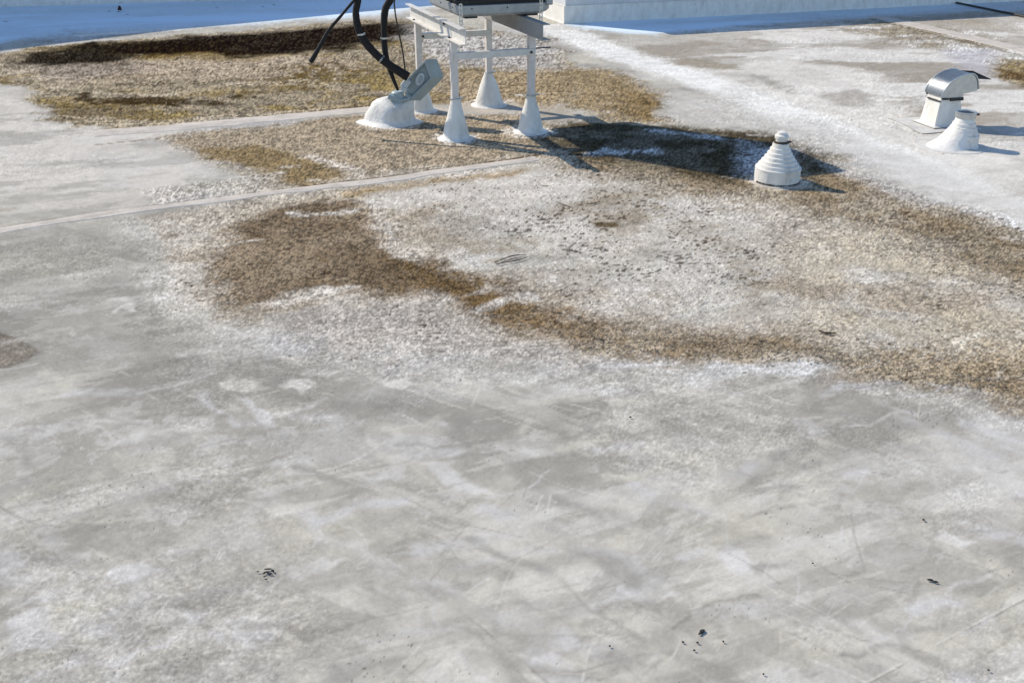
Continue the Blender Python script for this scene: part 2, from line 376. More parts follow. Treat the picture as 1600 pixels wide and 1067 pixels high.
# seam C, the broad white ridge
for pts, wdt, col in (([(862, 42), (960, 84), (1080, 120), (1240, 182), (1400, 248), (1600, 336), (1800, 420)], .23, (250, 250, 250)),):
    mixc(col, mask(pts, .12, .10, width=wdt), .92)
mixc((190, 188, 188), mask([(1060, 160), (1240, 215), (1500, 330), (1700, 410)], .12, .2, width=.1) * sm(.4, .6, n_mid), .7)
mixc((214, 212, 210), mask([(1040, 190), (1200, 205), (1330, 240), (1500, 320), (1700, 400), (1700, 350), (1300, 200), (1040, 140)], .12, .15), .65)
# left blob
m = mask([(-80, 500), (0, 520), (45, 536), (62, 552), (40, 566), (0, 577), (-80, 590)], .012, .02, .02)
edge = mask([(0, 520), (45, 536), (62, 552), (40, 566), (0, 577)], .008, .02, .02, width=.004)
mixc((124, 112, 99), m, .95); mixc((92, 80, 66), edge, .7); seta(grit, m, .14)
# mottled spots, moss cushion
m = mask([(925, 348), (965, 346), (968, 354), (930, 356)], .02, .03, .02); mixc((92, 76, 46), m, .9)
for pts in ([(795, 400), (820, 396)], [(780, 410), (822, 402)]):
    mixc((84, 72, 62), mask(pts, .008, .02, .02, width=.006), .8)

# dirt caught along the laps
for pts, col, a_ in (([(330, 190), (420, 180), (590, 164)], (84, 66, 42), .95), ([(150, 227), (330, 207), (470, 192), (590, 180)], (120, 98, 74), .7), ([(440, 296), (600, 277), (700, 262), (840, 243)], (90, 70, 44), .95), ([(0, 354), (200, 326), (440, 296)], (150, 140, 128), .6), ([(1360, 30), (1440, 50), (1530, 71), (1600, 88)], (110, 96, 76), .8)):
    mixc(col, mask(pts, .012, .0, .015, width=.014 if pts[0][1] > 100 else .03) * np.clip(n_fin * 2.6 - .5, 0, 1), a_)
# clean collars of coating round the feet of things
for q, r_, col in ((FEET[0], .17, (216, 210, 204)), (FEET[1], .20, (212, 206, 200)), (FEET[2], .17, (210, 202, 192)), (FEET[3], .26, (208, 198, 188)), (FEET[4], .26, (214, 206, 198)), (FEET[5], .20, (206, 196, 182))):
    mixc(col, mask([(q[0], q[1]), (q[0] + .01, q[1])], .05, .05, .05, width=r_, pix=False) if False else mask([Vector((q[0] + r_ * math.cos(t), q[1] + r_ * math.sin(t), 0)) for t in [k * .7 for k in range(9)]], .04, .05, .05, pix=False), .8)
mixc((222, 238, 252), mask([(880, 30), (1240, -10), (1600, -40), (1600, 0), (1400, 22), (1240, 30), (1100, 46), (1020, 54), (930, 48)], .2, .2), .85)  # blue of the shade along the right wall, tinted into the coat
for q in ([(1380, 190), (1410, 187), (1440, 182)], [(1380, 195), (1410, 204), (1436, 214)], [(1393, 192), (1420, 198), (1455, 211)], [(1394, 191), (1420, 188)], [(1405, 170), (1432, 177)],
          [(1456, 213), (1442, 216), (1438, 223), (1448, 231), (1468, 237), (1486, 240), (1512, 239)], [(1434, 229), (1442, 226)], [(1468, 242), (1478, 238)]):
    mixc((132, 126, 118), mask(q, .006, .0, .02, width=.004), .8)
mixc((96, 110, 120), mask([(0, 40), (60, 52), (200, 66)], .3, .3, width=.05) * 0, .1)
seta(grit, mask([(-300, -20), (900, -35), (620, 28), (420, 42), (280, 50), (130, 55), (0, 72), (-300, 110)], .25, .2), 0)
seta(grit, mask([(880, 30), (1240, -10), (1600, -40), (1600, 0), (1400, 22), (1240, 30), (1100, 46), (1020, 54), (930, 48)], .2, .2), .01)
GR = .15
# worn film flaking off in crisp edged islands
fg = (1 - sm(4.2, 6.0, Y)) * (1 - sm(.09, .16, grit)); vis = fg + .5 * (1 - sm(.09, .16, grit)) * (1 - fg)
vis *= sm(.12, .25, C[:, 1])
f1 = fbm(X, Y, 2.4, 61, 7, .62, .35, 2.2); f2 = fbm(X, Y, 3.6, 62, 7, .64, -.7, 2.0); f3 = fbm(X, Y, 5.0, 63, 7, .66, .1, 1.3)
mixc((214, 211, 206), sm(.575, .590, f1) * vis, .38)
mixc((166, 163, 159), sm(.570, .590, f2) * vis, .34)
mixc((221, 220, 221), sm(.615, .630, f3) * vis, .42)
mixc((158, 155, 150), sm(.615, .635, fbm(X, Y, 7, 64, 6, .68, .4, 2.4)) * vis, .38)
mixc((206, 202, 190), sm(.55, .64, fbm(X, Y, 1.3, 65, 6, .6)) * fg, .4)
mixc((156, 154, 150), film * (1 - .6 * sm(.5, .62, f1)) * (grit < .15), .5)
s1_ = fbm(X, Y, 4.5, 91, 6, .66, .45, 7); s2_ = fbm(X, Y, 5.5, 92, 6, .66, -.55, 7); s3_ = fbm(X, Y, 6, 93, 6, .66, 1.0, 6)
mixc((226, 225, 223), sm(.60, .64, s1_) * fg * (1 - .6 * film), .5); mixc((222, 219, 213), sm(.60, .64, s2_) * fg, .45); mixc((150, 147, 143), sm(.62, .66, s3_) * fg, .3)
mixc((156, 153, 149), sm(.62, .66, fbm(X, Y, 5, 94, 6, .66, .4, 7)) * fg, .35)
# -- brush strokes, smears and scuffs of roof coating
def stroke(pts, wdt, col, amt, blur=.012, warp=.015, warp2=.03):
    mixc(col, mask(pts, blur, warp, warp2, width=wdt), amt)
def patch(pts, col, amt, blur=.014, warp=.04, warp2=.06):
    col = tuple(min(240, c + 9) for c in col)
    amt = min(1, amt * 1.05); m = mask(pts, blur, warp, warp2); mixc(col, m * (.75 + .8 * np.clip(n_fin - .3, 0, .5)), amt)
patch([(412, 795), (470, 785), (545, 772), (480, 795), (430, 808)], (222, 220, 216), .75, .008, .01, .01)
patch([(648, 728), (700, 722), (775, 768), (740, 768), (690, 745)], (218, 218, 220), .75)
patch([(560, 742), (610, 736), (620, 752), (580, 762)], (220, 220, 222), .6)
patch([(345, 592), (400, 588), (430, 600), (400, 612), (340, 602)], (216, 213, 208), .7)
patch([(440, 594), (480, 588), (500, 598), (470, 610)], (222, 220, 218), .8)
patch([(172, 885), (240, 872), (262, 890), (200, 912), (175, 905)], (220, 220, 224), .75)
patch([(430, 895), (480, 875), (530, 882), (500, 905), (440, 915)], (216, 215, 216), .7)
patch([(1115, 870), (1140, 850), (1170, 862), (1180, 888), (1140, 895)], (224, 223, 226), .85)
patch([(1450, 850), (1480, 832), (1520, 848), (1500, 865)], (222, 221, 222), .8)
patch([(950, 884), (1000, 920), (1060, 940), (1000, 950), (965, 925)], (220, 219, 220), .7)
patch([(1240, 742), (1275, 742), (1300, 770), (1262, 765)], (216, 213, 206), .7)
patch([(1100, 565), (1280, 565), (1270, 580), (1120, 582)], (226, 226, 228), .6)
patch([(365, 960), (420, 945), (450, 985), (400, 1030), (372, 1000)], (214, 213, 217), .7)
patch([(0, 980), (80, 950), (110, 990), (60, 1030), (0, 1030)], (216, 216, 222), .6)
patch([(620, 1080), (700, 1030), (860, 1000), (880, 1067), (700, 1100)], (222, 219, 214), .6, .08)
patch([(860, 972), (930, 965), (930, 1000), (860, 1005)], (218, 214, 204), .5, .03)
patch([(956, 746), (1060, 742), (1000, 755), (960, 756)], (212, 208, 200), .7, .01, .02)
patch([(1460, 680), (1600, 720), (1600, 820), (1500, 830), (1420, 740)], (214, 213, 214), .5, .1)
patch([(1500, 640), (1600, 650), (1600, 700), (1520, 690)], (216, 216, 218), .5, .06)
stroke([(990, 655), (1060, 712), (1130, 770), (1200, 820), (1262, 860)], .045, (214, 210, 203), .6, .05, .04)
stroke([(1490, 545), (1500, 532), (1530, 520)], .02, (224, 214, 200), .6, .02)
patch([(1490, 545), (1512, 520), (1535, 516), (1515, 538)], (222, 212, 198), .6)
stroke([(185, 486), (200, 474), (212, 486)], .012, (222, 220, 218), .8, .01)
stroke([(390, 625), (412, 645), (420, 668)], .018, (218, 218, 222), .7, .01)
patch([(615, 592), (640, 586), (655, 598), (630, 608)], (222, 221, 218), .7, .01)
stroke([(1180, 652), (1275, 652)], .004, (214, 212, 208), .8, .006)
for pts in ([(1045, 985), (1075, 962)], [(1060, 975), (1100, 950), (1180, 930)], [(1000, 1050), (1040, 1020)], [(400, 1010), (425, 990)]):
    stroke(pts, .006, (140, 136, 130), .6, .008)
stroke([(1310, 860), (1345, 855), (1335, 890)], .006, (214, 212, 208), .8, .006)
stroke([(1280, 1106), (1400, 1040), (1500, 986), (1600, 934), (1800, 840)], .0030, (226, 224, 220), .9, .004, 0, .002)
stroke([(1283, 1108), (1403, 1042), (1503, 988), (1603, 936), (1803, 842)], .0008, (138, 134, 130), .9, .004, 0, .002)
stroke([(870, 660), (895, 700), (905, 760)], .05, (160, 158, 154), .5, .05)
stroke([(920, 690), (950, 712)], .0015, (222, 222, 220), .9, .003, .004, .004)
stroke([(930, 712), (955, 698)], .0015, (222, 222, 220), .9, .003, .004, .004)
stroke([(905, 700), (945, 706)], .0015, (222, 222, 220), .7, .003, .004, .004)
stroke([(960, 320), (1000, 328)], .004, (90, 78, 60), .5, .008)
rnd = random.Random(11)
for i in range(420):
    py = 560 + 540 * rnd.random() ** .8; px = rnd.uniform(-60, 1660)
    p = at(px, py)
    a = rnd.choice([.35, .45, -.6, -.75, .1]) + rnd.uniform(-.25, .25)
    L_ = rnd.uniform(.03, .16); k = rnd.uniform(-.4, .4)
    q = p + Vector((math.cos(a), math.sin(a), 0)) * L_; r_ = q + Vector((math.cos(a + k), math.sin(a + k), 0)) * L_
    col = rnd.choice([(220, 219, 219), (216, 212, 204), (214, 214, 219), (168, 165, 161), (176, 174, 170), (162, 160, 158)])
    wd = rnd.choice([.004, .008, .015, .025, .03])
    mm = mask([p, q, r_], min(.02, wd), .02, .03, width=wd, pix=False)
    mixc(col, mm * np.clip(n_fin * 2.2 - .35, 0, 1), rnd.uniform(.35, .8))
rnd = random.Random(31)
for i in range(520):     # fine scratches, scuffs and hairline cracks
    py = 470 + 640 * rnd.random() ** .9; px = rnd.uniform(-60, 1660)
    p = at(px, py); a = rnd.choice([.35, .5, -.7, -.6, 1.2, .05]) + rnd.uniform(-.3, .3); L_ = rnd.choice([.02, .04, .07, .12, .2]) * rnd.uniform(.6, 1.4); k = rnd.uniform(-.35, .35)
    q = p + Vector((math.cos(a), math.sin(a), 0)) * L_; r_ = q + Vector((math.cos(a + k), math.sin(a + k), 0)) * L_ * .7
    mm = mask([p, q, r_], .0050, .0, .008, width=rnd.choice([.0002, .0008, .002]), pix=False)
    mixc(rnd.choice([(232, 231, 229), (228, 224, 216), (140, 136, 130), (150, 146, 140), (226, 226, 230)]), mm * np.clip(n_fin * 2.4 - .5, 0, 1), rnd.uniform(.35, .75))
pit = sm(2.9, 3.3, unit_(fbm(X, Y, 120, 71, 2, .7)) + .5 * unit_(n_mid)) * fg
mixc((96, 90, 82), pit, .7)
rnd = random.Random(5)
for i in range(60):      # scuffs further off
    py = rnd.uniform(60, 560); px = rnd.uniform(-60, 1700)
    p = at(px, py); a = .3 + rnd.uniform(-.3, .3); L_ = rnd.uniform(.08, .4)
    q = p + Vector((math.cos(a), math.sin(a), 0)) * L_
    mm = mask([p, q], .02, .05, .05, width=rnd.uniform(.01, .04), pix=False)
    mixc(rnd.choice([(226, 224, 222), (214, 210, 204), (170, 160, 150)]), mm * np.clip(n_fin * 2.2 - .4, 0, 1), rnd.uniform(.3, .7))
# irregular tone everywhere
C *= (1 + .24 * (n_fin - .5) + .10 * (n_mid - .5))[:, None]
dist_ = 1 - .45 * sm(6.5, 9.5, Y)
C *= np.exp(np.clip(grit * (.85 * g2 * dist_ + 1.0 * g3 * dist_ + .38 * unit_(fbm(X, Y, 9, 46, 5, .8)) + .30 * unit_(fbm(X, Y, 26, 47, 3, .8))), -1.5, .5))[:, None]
# dark litter grains and pale grains
sn = unit_(fbm(X, Y, 84, 44, 2, .8, .3, 1.9)) + .45 * unit_(fbm(X, Y, 6, 45, 3))
C *= (1 + .10 * np.clip(g3, -2, 2) * grit * 2)[:, None]; C *= (1 - .03 * fg)[:, None] * np.array([1.0, .99, .962]) ** fg[:, None]
dk = sm(0, .45, sn - (2.9 - 2.35 * np.clip(speck, 0, 1))) * .85 * (speck > .02)
C = C * (1 - dk[:, None]) + np.array(lin((72, 60, 48))) * dk[:, None]
pl = sm(1.2, 2.0, g1 * .6 - g3 * .7) * np.clip(grit * 1.0, 0, .45) * sm(.03, .16, C[:, 1])
C = C * (1 - pl[:, None]) + np.array(lin((206, 192, 170))) * pl[:, None]
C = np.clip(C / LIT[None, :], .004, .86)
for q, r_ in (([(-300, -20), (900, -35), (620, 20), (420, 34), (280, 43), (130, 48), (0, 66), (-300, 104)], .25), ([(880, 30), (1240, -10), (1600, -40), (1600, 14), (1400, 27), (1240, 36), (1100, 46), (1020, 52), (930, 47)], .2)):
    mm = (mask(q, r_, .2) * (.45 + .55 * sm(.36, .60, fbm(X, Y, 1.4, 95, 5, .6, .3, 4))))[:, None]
    C = C * (1 - mm) + np.array([.66, .78, .88])[None, :] * mm      # blue of the shade by the walls, put into the coating colour
C = np.clip(C, .004, .9)

Z = .004 * (n_big - .5) + .002 * (n_mid - .5)
Z *= sm(1.2, 2.2, np.abs(Y) + 1)
me = bpy.data.meshes.new('roof_surface')
ny, nx = XX.shape
V = np.stack([X, Y, Z], 1).astype(np.float32)
ii = np.arange((ny - 1) * (nx - 1)); r0 = ii // (nx - 1); c0 = ii % (nx - 1)
Q = np.stack([r0 * nx + c0, r0 * nx + c0 + 1, (r0 + 1) * nx + c0 + 1, (r0 + 1) * nx + c0], 1).astype(np.int32)
me.vertices.add(len(V)); me.vertices.foreach_set('co', V.ravel())
me.loops.add(Q.size); me.loops.foreach_set('vertex_index', Q.ravel())
me.polygons.add(len(Q)); me.polygons.foreach_set('loop_start', np.arange(0, Q.size, 4, dtype=np.int32))
me.polygons.foreach_set('loop_total', np.full(len(Q), 4, dtype=np.int32))
me.update(calc_edges=True)
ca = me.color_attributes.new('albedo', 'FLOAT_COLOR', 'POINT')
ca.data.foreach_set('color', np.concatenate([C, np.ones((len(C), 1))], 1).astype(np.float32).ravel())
for nme, arr in (('grit', grit), ('speck', speck)):
    a_ = me.attributes.new(nme, 'FLOAT', 'POINT'); a_.data.foreach_set('value', arr.astype(np.float32))
me.polygons.foreach_set('use_smooth', np.ones(len(Q), bool))

def roof_material(name, attr=True, flat=(.6, .6, .6)):
    m = bpy.data.materials.new(name); m.use_nodes = True
    t = m.node_tree; N = t.nodes; L = t.links; b = N['Principled BSDF']
    geo = N.new('ShaderNodeTexCoord')
    def noise(scale, det, rough, dist=0):
        n = N.new('ShaderNodeTexNoise'); n.inputs['Scale'].default_value = scale; n.inputs['Detail'].default_value = det
        n.inputs['Roughness'].default_value = rough; n.inputs['Distortion'].default_value = dist
        L.new(geo.outputs['Object'], n.inputs['Vector']); return n.outputs[0]
    def math_(op, a, b_=None, c=None):
        n = N.new('ShaderNodeMath'); n.operation = op
        for i, v in enumerate((a, b_, c)):
            if v is None: continue
            if isinstance(v, (int, float)): n.inputs[i].default_value = v
            else: L.new(v, n.inputs[i])
        return n.outputs[0]
    def rng(v, a, b_, c=0, d=1):
        n = N.new('ShaderNodeMapRange'); L.new(v, n.inputs[0])
        for i, q in enumerate((a, b_, c, d)): 
            if isinstance(q, (int, float)): n.inputs[i + 1].default_value = q
            else: L.new(q, n.inputs[i + 1])
        return n.outputs[0]
    def attr_(nm):
        n = N.new('ShaderNodeAttribute'); n.attribute_name = nm; return n
    if attr:
        colr = attr_('albedo').outputs['Color']; gr = attr_('grit').outputs['Fac']; sp = attr_('speck').outputs['Fac']
    else:
        cn = N.new('ShaderNodeMix'); cn.data_type = 'RGBA'; cn.inputs[6].default_value = (*flat, 1); cn.inputs[7].default_value = (*[f * .72 for f in flat], 1)
        L.new(rng(noise(7, 8, .7), .42, .66), cn.inputs[0]); colr = cn.outputs[2]
        v = N.new('ShaderNodeValue'); v.outputs[0].default_value = .14; gr = v.outputs[0]
        v = N.new('ShaderNodeValue'); v.outputs[0].default_value = .22; sp = v.outputs[0]
    g1 = noise(150, 3, .7); g2 = noise(55, 4, .75); g3 = noise(380, 2, .6)
    g = math_('ADD', math_('ADD', math_('MULTIPLY', math_('SUBTRACT', g1, .5), 2.6), math_('MULTIPLY', math_('SUBTRACT', g2, .5), 2.2)), math_('MULTIPLY', math_('SUBTRACT', g3, .5), 1.0))
    fac = math_('ADD', math_('MULTIPLY', g, math_('MULTIPLY', gr, 1.5)), 1.0)
    fac = math_('MAXIMUM', fac, .12)
    vm = N.new('ShaderNodeVectorMath'); vm.operation = 'SCALE'; L.new(colr, vm.inputs[0]); L.new(fac, vm.inputs['Scale'])
    # dark flecks: thresholded noise whose threshold follows the amount of litter
    s1 = noise(70, 3, .6, .8); s2 = noise(26, 4, .7, .4)
    thr = rng(sp, 0, 1, .80, .585)
    f1 = math_('MULTIPLY', math_('SUBTRACT', math_('ADD', math_('MULTIPLY', s1, .72), math_('MULTIPLY', s2, .28)), thr), 26)
    f1 = math_('MINIMUM', math_('MAXIMUM', f1, 0), .85)
    mx = N.new('ShaderNodeMix'); mx.data_type = 'RGBA'; L.new(f1, mx.inputs[0]); L.new(vm.outputs[0], mx.inputs[6])
    mx.inputs[7].default_value = (.085, .068, .048, 1)
    # pale chips of coating in the gritty parts
    s3 = noise(95, 3, .65, .5)
    f2 = math_('MINIMUM', math_('MAXIMUM', math_('MULTIPLY', math_('SUBTRACT', s3, .63), 14), 0), math_('MULTIPLY', gr, .7))
    mx2 = N.new('ShaderNodeMix'); mx2.data_type = 'RGBA'; L.new(f2, mx2.inputs[0]); L.new(mx.outputs[2], mx2.inputs[6])
    mx2.inputs[7].default_value = (.36, .31, .25, 1)
    L.new(mx2.outputs[2], b.inputs['Base Color'])
    b.inputs['Roughness'].default_value = .88; b.inputs['Specular IOR Level'].default_value = 0.0
    h = math_('ADD', math_('MULTIPLY', g1, 1.0), math_('MULTIPLY', noise(18, 5, .6), 1.6))
    bp = N.new('ShaderNodeBump'); bp.inputs['Distance'].default_value = .005
    L.new(math_('ADD', math_('MULTIPLY', gr, .35), .07), bp.inputs['Strength'])
    L.new(h, bp.inputs['Height']); L.new(bp.outputs[0], b.inputs['Normal'])
    return m
M['roof'] = roof_material('stained_roof_coating')
M['tape'] = roof_material('bright_flange_coating', False, (.62, .60, .555))
M['lap'] = roof_material('lap_coating', False, (.57, .52, .455))
M['seam'] = roof_material('seam_tape_coating', False, (.54, .49, .42))
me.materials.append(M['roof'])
roof = bpy.data.objects.new('roof_surface', me); COL.objects.link(roof)
tag(roof, kind='structure')

# ---------------------------------------------------------------- seams (laps of the roofing sheet)
def seam(name, pts, width, h=.004, mat='seam', jit=.008, seed=1):
    rn = random.Random(seed)
    P = [at(*p) for p in pts]; Q_ = []
    for a, b in zip(P, P[1:]):
        n = max(2, int((b - a).length / .12))
        Q_ += [a.lerp(b, k / n) for k in range(n)]
    Q_.append(P[-1])
    bm = bmesh.new(); rows = []
    for i, p in enumerate(Q_):
        d = (Q_[min(i + 1, len(Q_) - 1)] - Q_[max(i - 1, 0)]).normalized(); n_ = Vector((-d.y, d.x, 0))
        wl = width / 2 + rn.uniform(-jit, jit); wr = width / 2 + rn.uniform(-jit, jit)
        zt = .0015 + h; sk = min(.02, width * .25)
        rows.append([bm.verts.new(p + n_ * s_ + Vector((0, 0, z_))) for s_, z_ in ((wl + sk, -.004), (wl, zt), (0, zt + .0005), (-wr, zt), (-wr - sk * .5, -.003))])
    for a, b in zip(rows, rows[1:]):
        for k in range(4): bm.faces.new((a[k], a[k + 1], b[k + 1], b[k]))
    o = link(name, bm, M[mat], smooth=True, sharp=20); tag(o, kind='structure'); return o
seam('roof_seam', [(150, 209), (260, 201), (420, 186), (584, 171), (600, 169)], .20, .0012, jit=.012, seed=1, mat='lap')
seam('roof_seam', [(-200, 388), (0, 361), (150, 337), (300, 318), (440, 300), (600, 282), (700, 267), (840, 248)], .085, .0014, jit=.012, seed=2, mat='lap')
seam('roof_seam', [(1368, 26), (1440, 42), (1520, 60), (1600, 79), (1760, 116)], .24, .002, seed=3, mat='lap')

# ---------------------------------------------------------------- walls at the back
U = Vector((math.cos(math.radians(20)), math.sin(math.radians(20)), 0)); VV = Vector((-U.y, U.x, 0))
def prism(bm, base, thick, tops, z0=-.02):
    """upright wall along base points with its own top heights, thick along +normal"""
    n = len(base); A, B, Cc, D = [], [], [], []
    for p, h in zip(base, tops):
        A.append(bm.verts.new((p.x, p.y, z0))); B.append(bm.verts.new((p.x, p.y, h)))
        q = p + thick; Cc.append(bm.verts.new((q.x, q.y, h))); D.append(bm.verts.new((q.x, q.y, z0)))
    for i in range(n - 1):
        for a, b in ((A, B), (B, Cc), (Cc, D)):
            bm.faces.new((a[i], a[i + 1], b[i + 1], b[i]))
    bm.faces.new((A[0], B[0], Cc[0], D[0])); bm.faces.new((A[-1], D[-1], Cc[-1], B[-1]))
wall = empty('parapet_wall', (-7.4, 14.2, 0))
def wl(x): return Vector((x, 14.2 + .25 * (x + 7.4), 0))
bm = bmesh.new(); xs = [-16, -10.1, -7.26, -5.33, -3.55, -1.6]
prism(bm, [wl(x) - wall.location for x in xs], Vector((-.07, .29, 0)), [6.2, 4.25, 3.0, 2.35, 1.73, 1.15])
link('wall_body', bm, M['wall'], wall)
bm = bmesh.new()       # sloped foot of coating where roof turns up into the wall
a0, a1 = wl(-16) - wall.location, wl(-1.6) - wall.location; nf = Vector((.07, -.29, 0)).normalized()
va = [bm.verts.new(p + nf * k + Vector((0, 0, z))) for p in (a0, a1) for k, z in ((.16, -.01), (.10, .012), (.03, .10), (.012, .16), (.003, .165), (.003, -.01))]
for k in range(5): bm.faces.new((va[k], va[k + 1], va[k + 7], va[k + 6]))
link('base_flashing', bm, M['coat'], wall, smooth=True)
tag(wall, 'long pale grey parapet wall along the top left edge, in shade with a dark streaked foot', 'wall')

pc = Vector((.66, 12.5, 0))
pw = empty('penthouse_wall', pc)
UR = Vector((math.cos(math.radians(19)), math.sin(math.radians(19)), 0)); VR = Vector((-UR.y, UR.x, 0))
bm = bmesh.new()
prism(bm, [Vector((0, 0, 0)), UR * 5, UR * 16], VR * 6, [1.12, 1.0, .8])
link('wall_body', bm, M['wall2'], pw)
bm = bmesh.new()
# lapped flashing along the foot: front and left side
for d0, d1, nn in ((Vector((0, 0, 0)), UR * 16, -VR), (Vector((0, 0, 0)), VR * 6, -UR)):
    va = [bm.verts.new(p + nn * k + Vector((0, 0, z))) for p in (d0 - (d1 - d0).normalized() * .02, d1) for k, z in ((.03, -.01), (.02, .02), (.012, .19), (.016, .21), (.004, .213))]
    for k in range(4): bm.faces.new((va[k], va[k + 1], va[k + 6], va[k + 5]))
link('base_flashing', bm, M['coat'], pw, smooth=False)
bm = bmesh.new()
link_c = []
for p, s_, a_ in ((UR * 8 + VR * .0, (16.2, .30, .05), 19),):
    box(bm, p + VR * .1 + Vector((0, 0, 1.16)), s_, Matrix.Rotation(math.radians(a_), 3, 'Z'), .006)
link('coping', bm, M['galv'], pw)
tag(pw, 'low white walled roof box behind the equipment stand, bright left end and blue shaded long side', 'wall')

# ---------------------------------------------------------------- equipment stand
FLp = Vector((-.40, 6.77, 0))
stand = empty('equipment_stand', FLp, math.radians(20))
LW, LD, ZT = .57, .94, .68
legs = [(0, 0, .094, .27), (LW, 0, .092, .255), (0, LD, .10, .25), (LW + .0, LD, .115, .25)]
for i, (lx, ly, rb, zc) in enumerate(legs):
    bm = bmesh.new()
    top_ext = .10 if i == 3 else 0
    box(bm, Vector((lx, ly, (ZT + top_ext + .15) / 2)), (.048, .048, ZT + top_ext - .15 - .002), None, .004)
    lg = link('leg', bm, M['paint'], stand)
    bm = bmesh.new()
    lathe(bm, [(rb + .040, -.004), (rb + .032, .003), (rb + .010, .007), (rb + .003, .012), (rb * .97, .03), (rb * .84, .085), (rb * .64, .155), (rb * .46, zc - .045), (.036, zc - .005), (.035, zc + .006), (.032, zc + .008)], 40, (lx, ly, 0), .035, True, i + 3, lean=((.02, -.02), (0, .01), (0, 0), (-.01, 0))[i])
    link('flashing_cone', bm, M['coat'], stand, smooth=True, sharp=50)
    bm = bmesh.new()
    lathe(bm, [(.0345, zc + .002), (.036, zc + .004), (.036, zc + .010), (.030, zc + .011)], 24, (lx, ly, 0), 0, False)
    box(bm, Vector((lx + .042, ly - .012, zc + .011)), (.024, .012, .014), None, .002)
    link('hose_clamp', bm, M['galv'], stand, smooth=True)
def channel(bm, c, length, h, fl, t, side):
    """C section running along y; side=-1 opens to -x"""
    box(bm, Vector((c[0], c[1], c[2] + h / 2)), (t, length, h), None)
    for z in (t / 2, h - t / 2):
        box(bm, Vector((c[0] + side * (fl / 2 + t / 2), c[1], c[2] + z)), (fl, length - .002, t), None)
bm = bmesh.new()
channel(bm, (-.005, .415, ZT), 1.43, .105, .036, .006, -1)
link('beam', bm, M['beam'], stand)
bm = bmesh.new()
channel(bm, (LW - .03, .41, ZT), 1.40, .105, .05, .006, 1)
link('beam', bm, M['shadebeam'], stand)
def strut(y, z, x0, x1, parent, nm='crossbar'):
    bm = bmesh.new()
    box(bm, Vector(((x0 + x1) / 2, y, z)), (x1 - x0, .004, .042))
    box(bm, Vector(((x0 + x1) / 2, y + .02, z + .020)), (x1 - x0 + .002, .040, .004))
    box(bm, Vector(((x0 + x1) / 2, y + .02, z - .020)), (x1 - x0 + .002, .040, .004))
    o = link(nm, bm, M['beam'], parent)
    return o
strut(-.030, .567, -.005, LW + .02, stand)
strut(LD - .030, .567, .028, LW + .02, stand)
bm = bmesh.new()
box(bm, Vector((LW + .085, .0, .585)), (.12, .035, .004)); link('crossbar_tab', bm, M['rust'], stand)
for bx, by, bz in ((LW - .012, -.034, .565), (.03, LD - .034, .567), (-.027, -.0, ZT + .008), (-.027, LD, ZT + .006), (-.027, .12, ZT + .085)):
    bm = bmesh.new()
    r = bmesh.ops.create_cone(bm, cap_ends=True, segments=6, radius1=.010, radius2=.010, depth=.010, matrix=Matrix.Translation((bx, by, bz)) @ Matrix.Rotation(math.pi / 2, 4, 'X'))
    link('bolt', bm, M['rust'], stand)
# slotted tie straps
def strap(x, y, z0, z1):
    bm = bmesh.new(); n = 5; wd = .024; t = .004; hw = .010
    dz = (z1 - z0) / n
    for s_ in (-1, 1): box(bm, Vector((x + s_ * (wd / 2 - .0035), y, (z0 + z1) / 2)), (.007, t, z1 - z0))
    for k in range(n + 1): box(bm, Vector((x, y - .0004, z0 + dz * k)), (wd - .013, t * .8, .010))
    link('tie_strap', bm, M['galv'], stand)
strap(.035, -.075, ZT + .095, ZT + .23); strap(LW + .062, -.02, ZT + .08, ZT + .24)
tag(stand, 'white painted steel equipment stand on four coated flashing cones, carrying the dark unit', 'stand')

# ---------------------------------------------------------------- condenser unit
unit = empty('condenser_unit', (-.37, 6.90, ZT + .107), math.radians(20))
UW, UD, UH = .69, .78, .90
def rrect(x0, x1, y0, y1, r, n=6):
    out = []
    for cx, cy, a0 in ((x1 - r, y0 + r, -90), (x1 - r, y1 - r, 0), (x0 + r, y1 - r, 90), (x0 + r, y0 + r, 180)):
        for k in range(n + 1):
            a = math.radians(a0 + 90 * k / n); out.append((cx + r * math.cos(a), cy + r * math.sin(a)))
    return out
def loft(bm, rings, cap0=True, cap1=True):
    R = [[bm.verts.new((x, y, z)) for x, y in pts] for pts, z in rings]
    for a, b in zip(R, R[1:]):
        for k in range(len(a)): bm.faces.new((a[k], a[(k + 1) % len(a)], b[(k + 1) % len(b)], b[k]))
    if cap0: bm.faces.new(R[0])
    if cap1: bm.faces.new(R[-1])
bm = bmesh.new()
loft(bm, [(rrect(.03, UW - .06, .02, UD - .02, .04), .012), (rrect(.005, UW - .02, 0, UD, .05), .03), (rrect(0, UW, 0, UD, .055), .045), (rrect(0, UW, 0, UD, .055), .085), (rrect(.012, UW - .012, .012, UD - .012, .05), .088)])
link('base_pan', bm, M['pan'], unit, smooth=True)
bm = bmesh.new()
loft(bm, [(rrect(.03, UW - .03, .03, UD - .03, .045), .088), (rrect(.03, UW - .03, .03, UD - .03, .045), UH - .06)])
link('coil', bm, M['dark'], unit, smooth=True)
bm = bmesh.new()
per = rrect(.016, UW - .016, .016, UD - .016, .05, 4)
pts = []
for a, b in zip(per, per[1:] + per[:1]):
    L_ = math.dist(a, b); n = max(1, int(L_ / .016))
    for k in range(n): pts.append((a[0] + (b[0] - a[0]) * k / n, a[1] + (b[1] - a[1]) * k / n))
for x, y in pts: box(bm, Vector((x, y, (UH + .03) / 2)), (.005, .005, UH - .12))
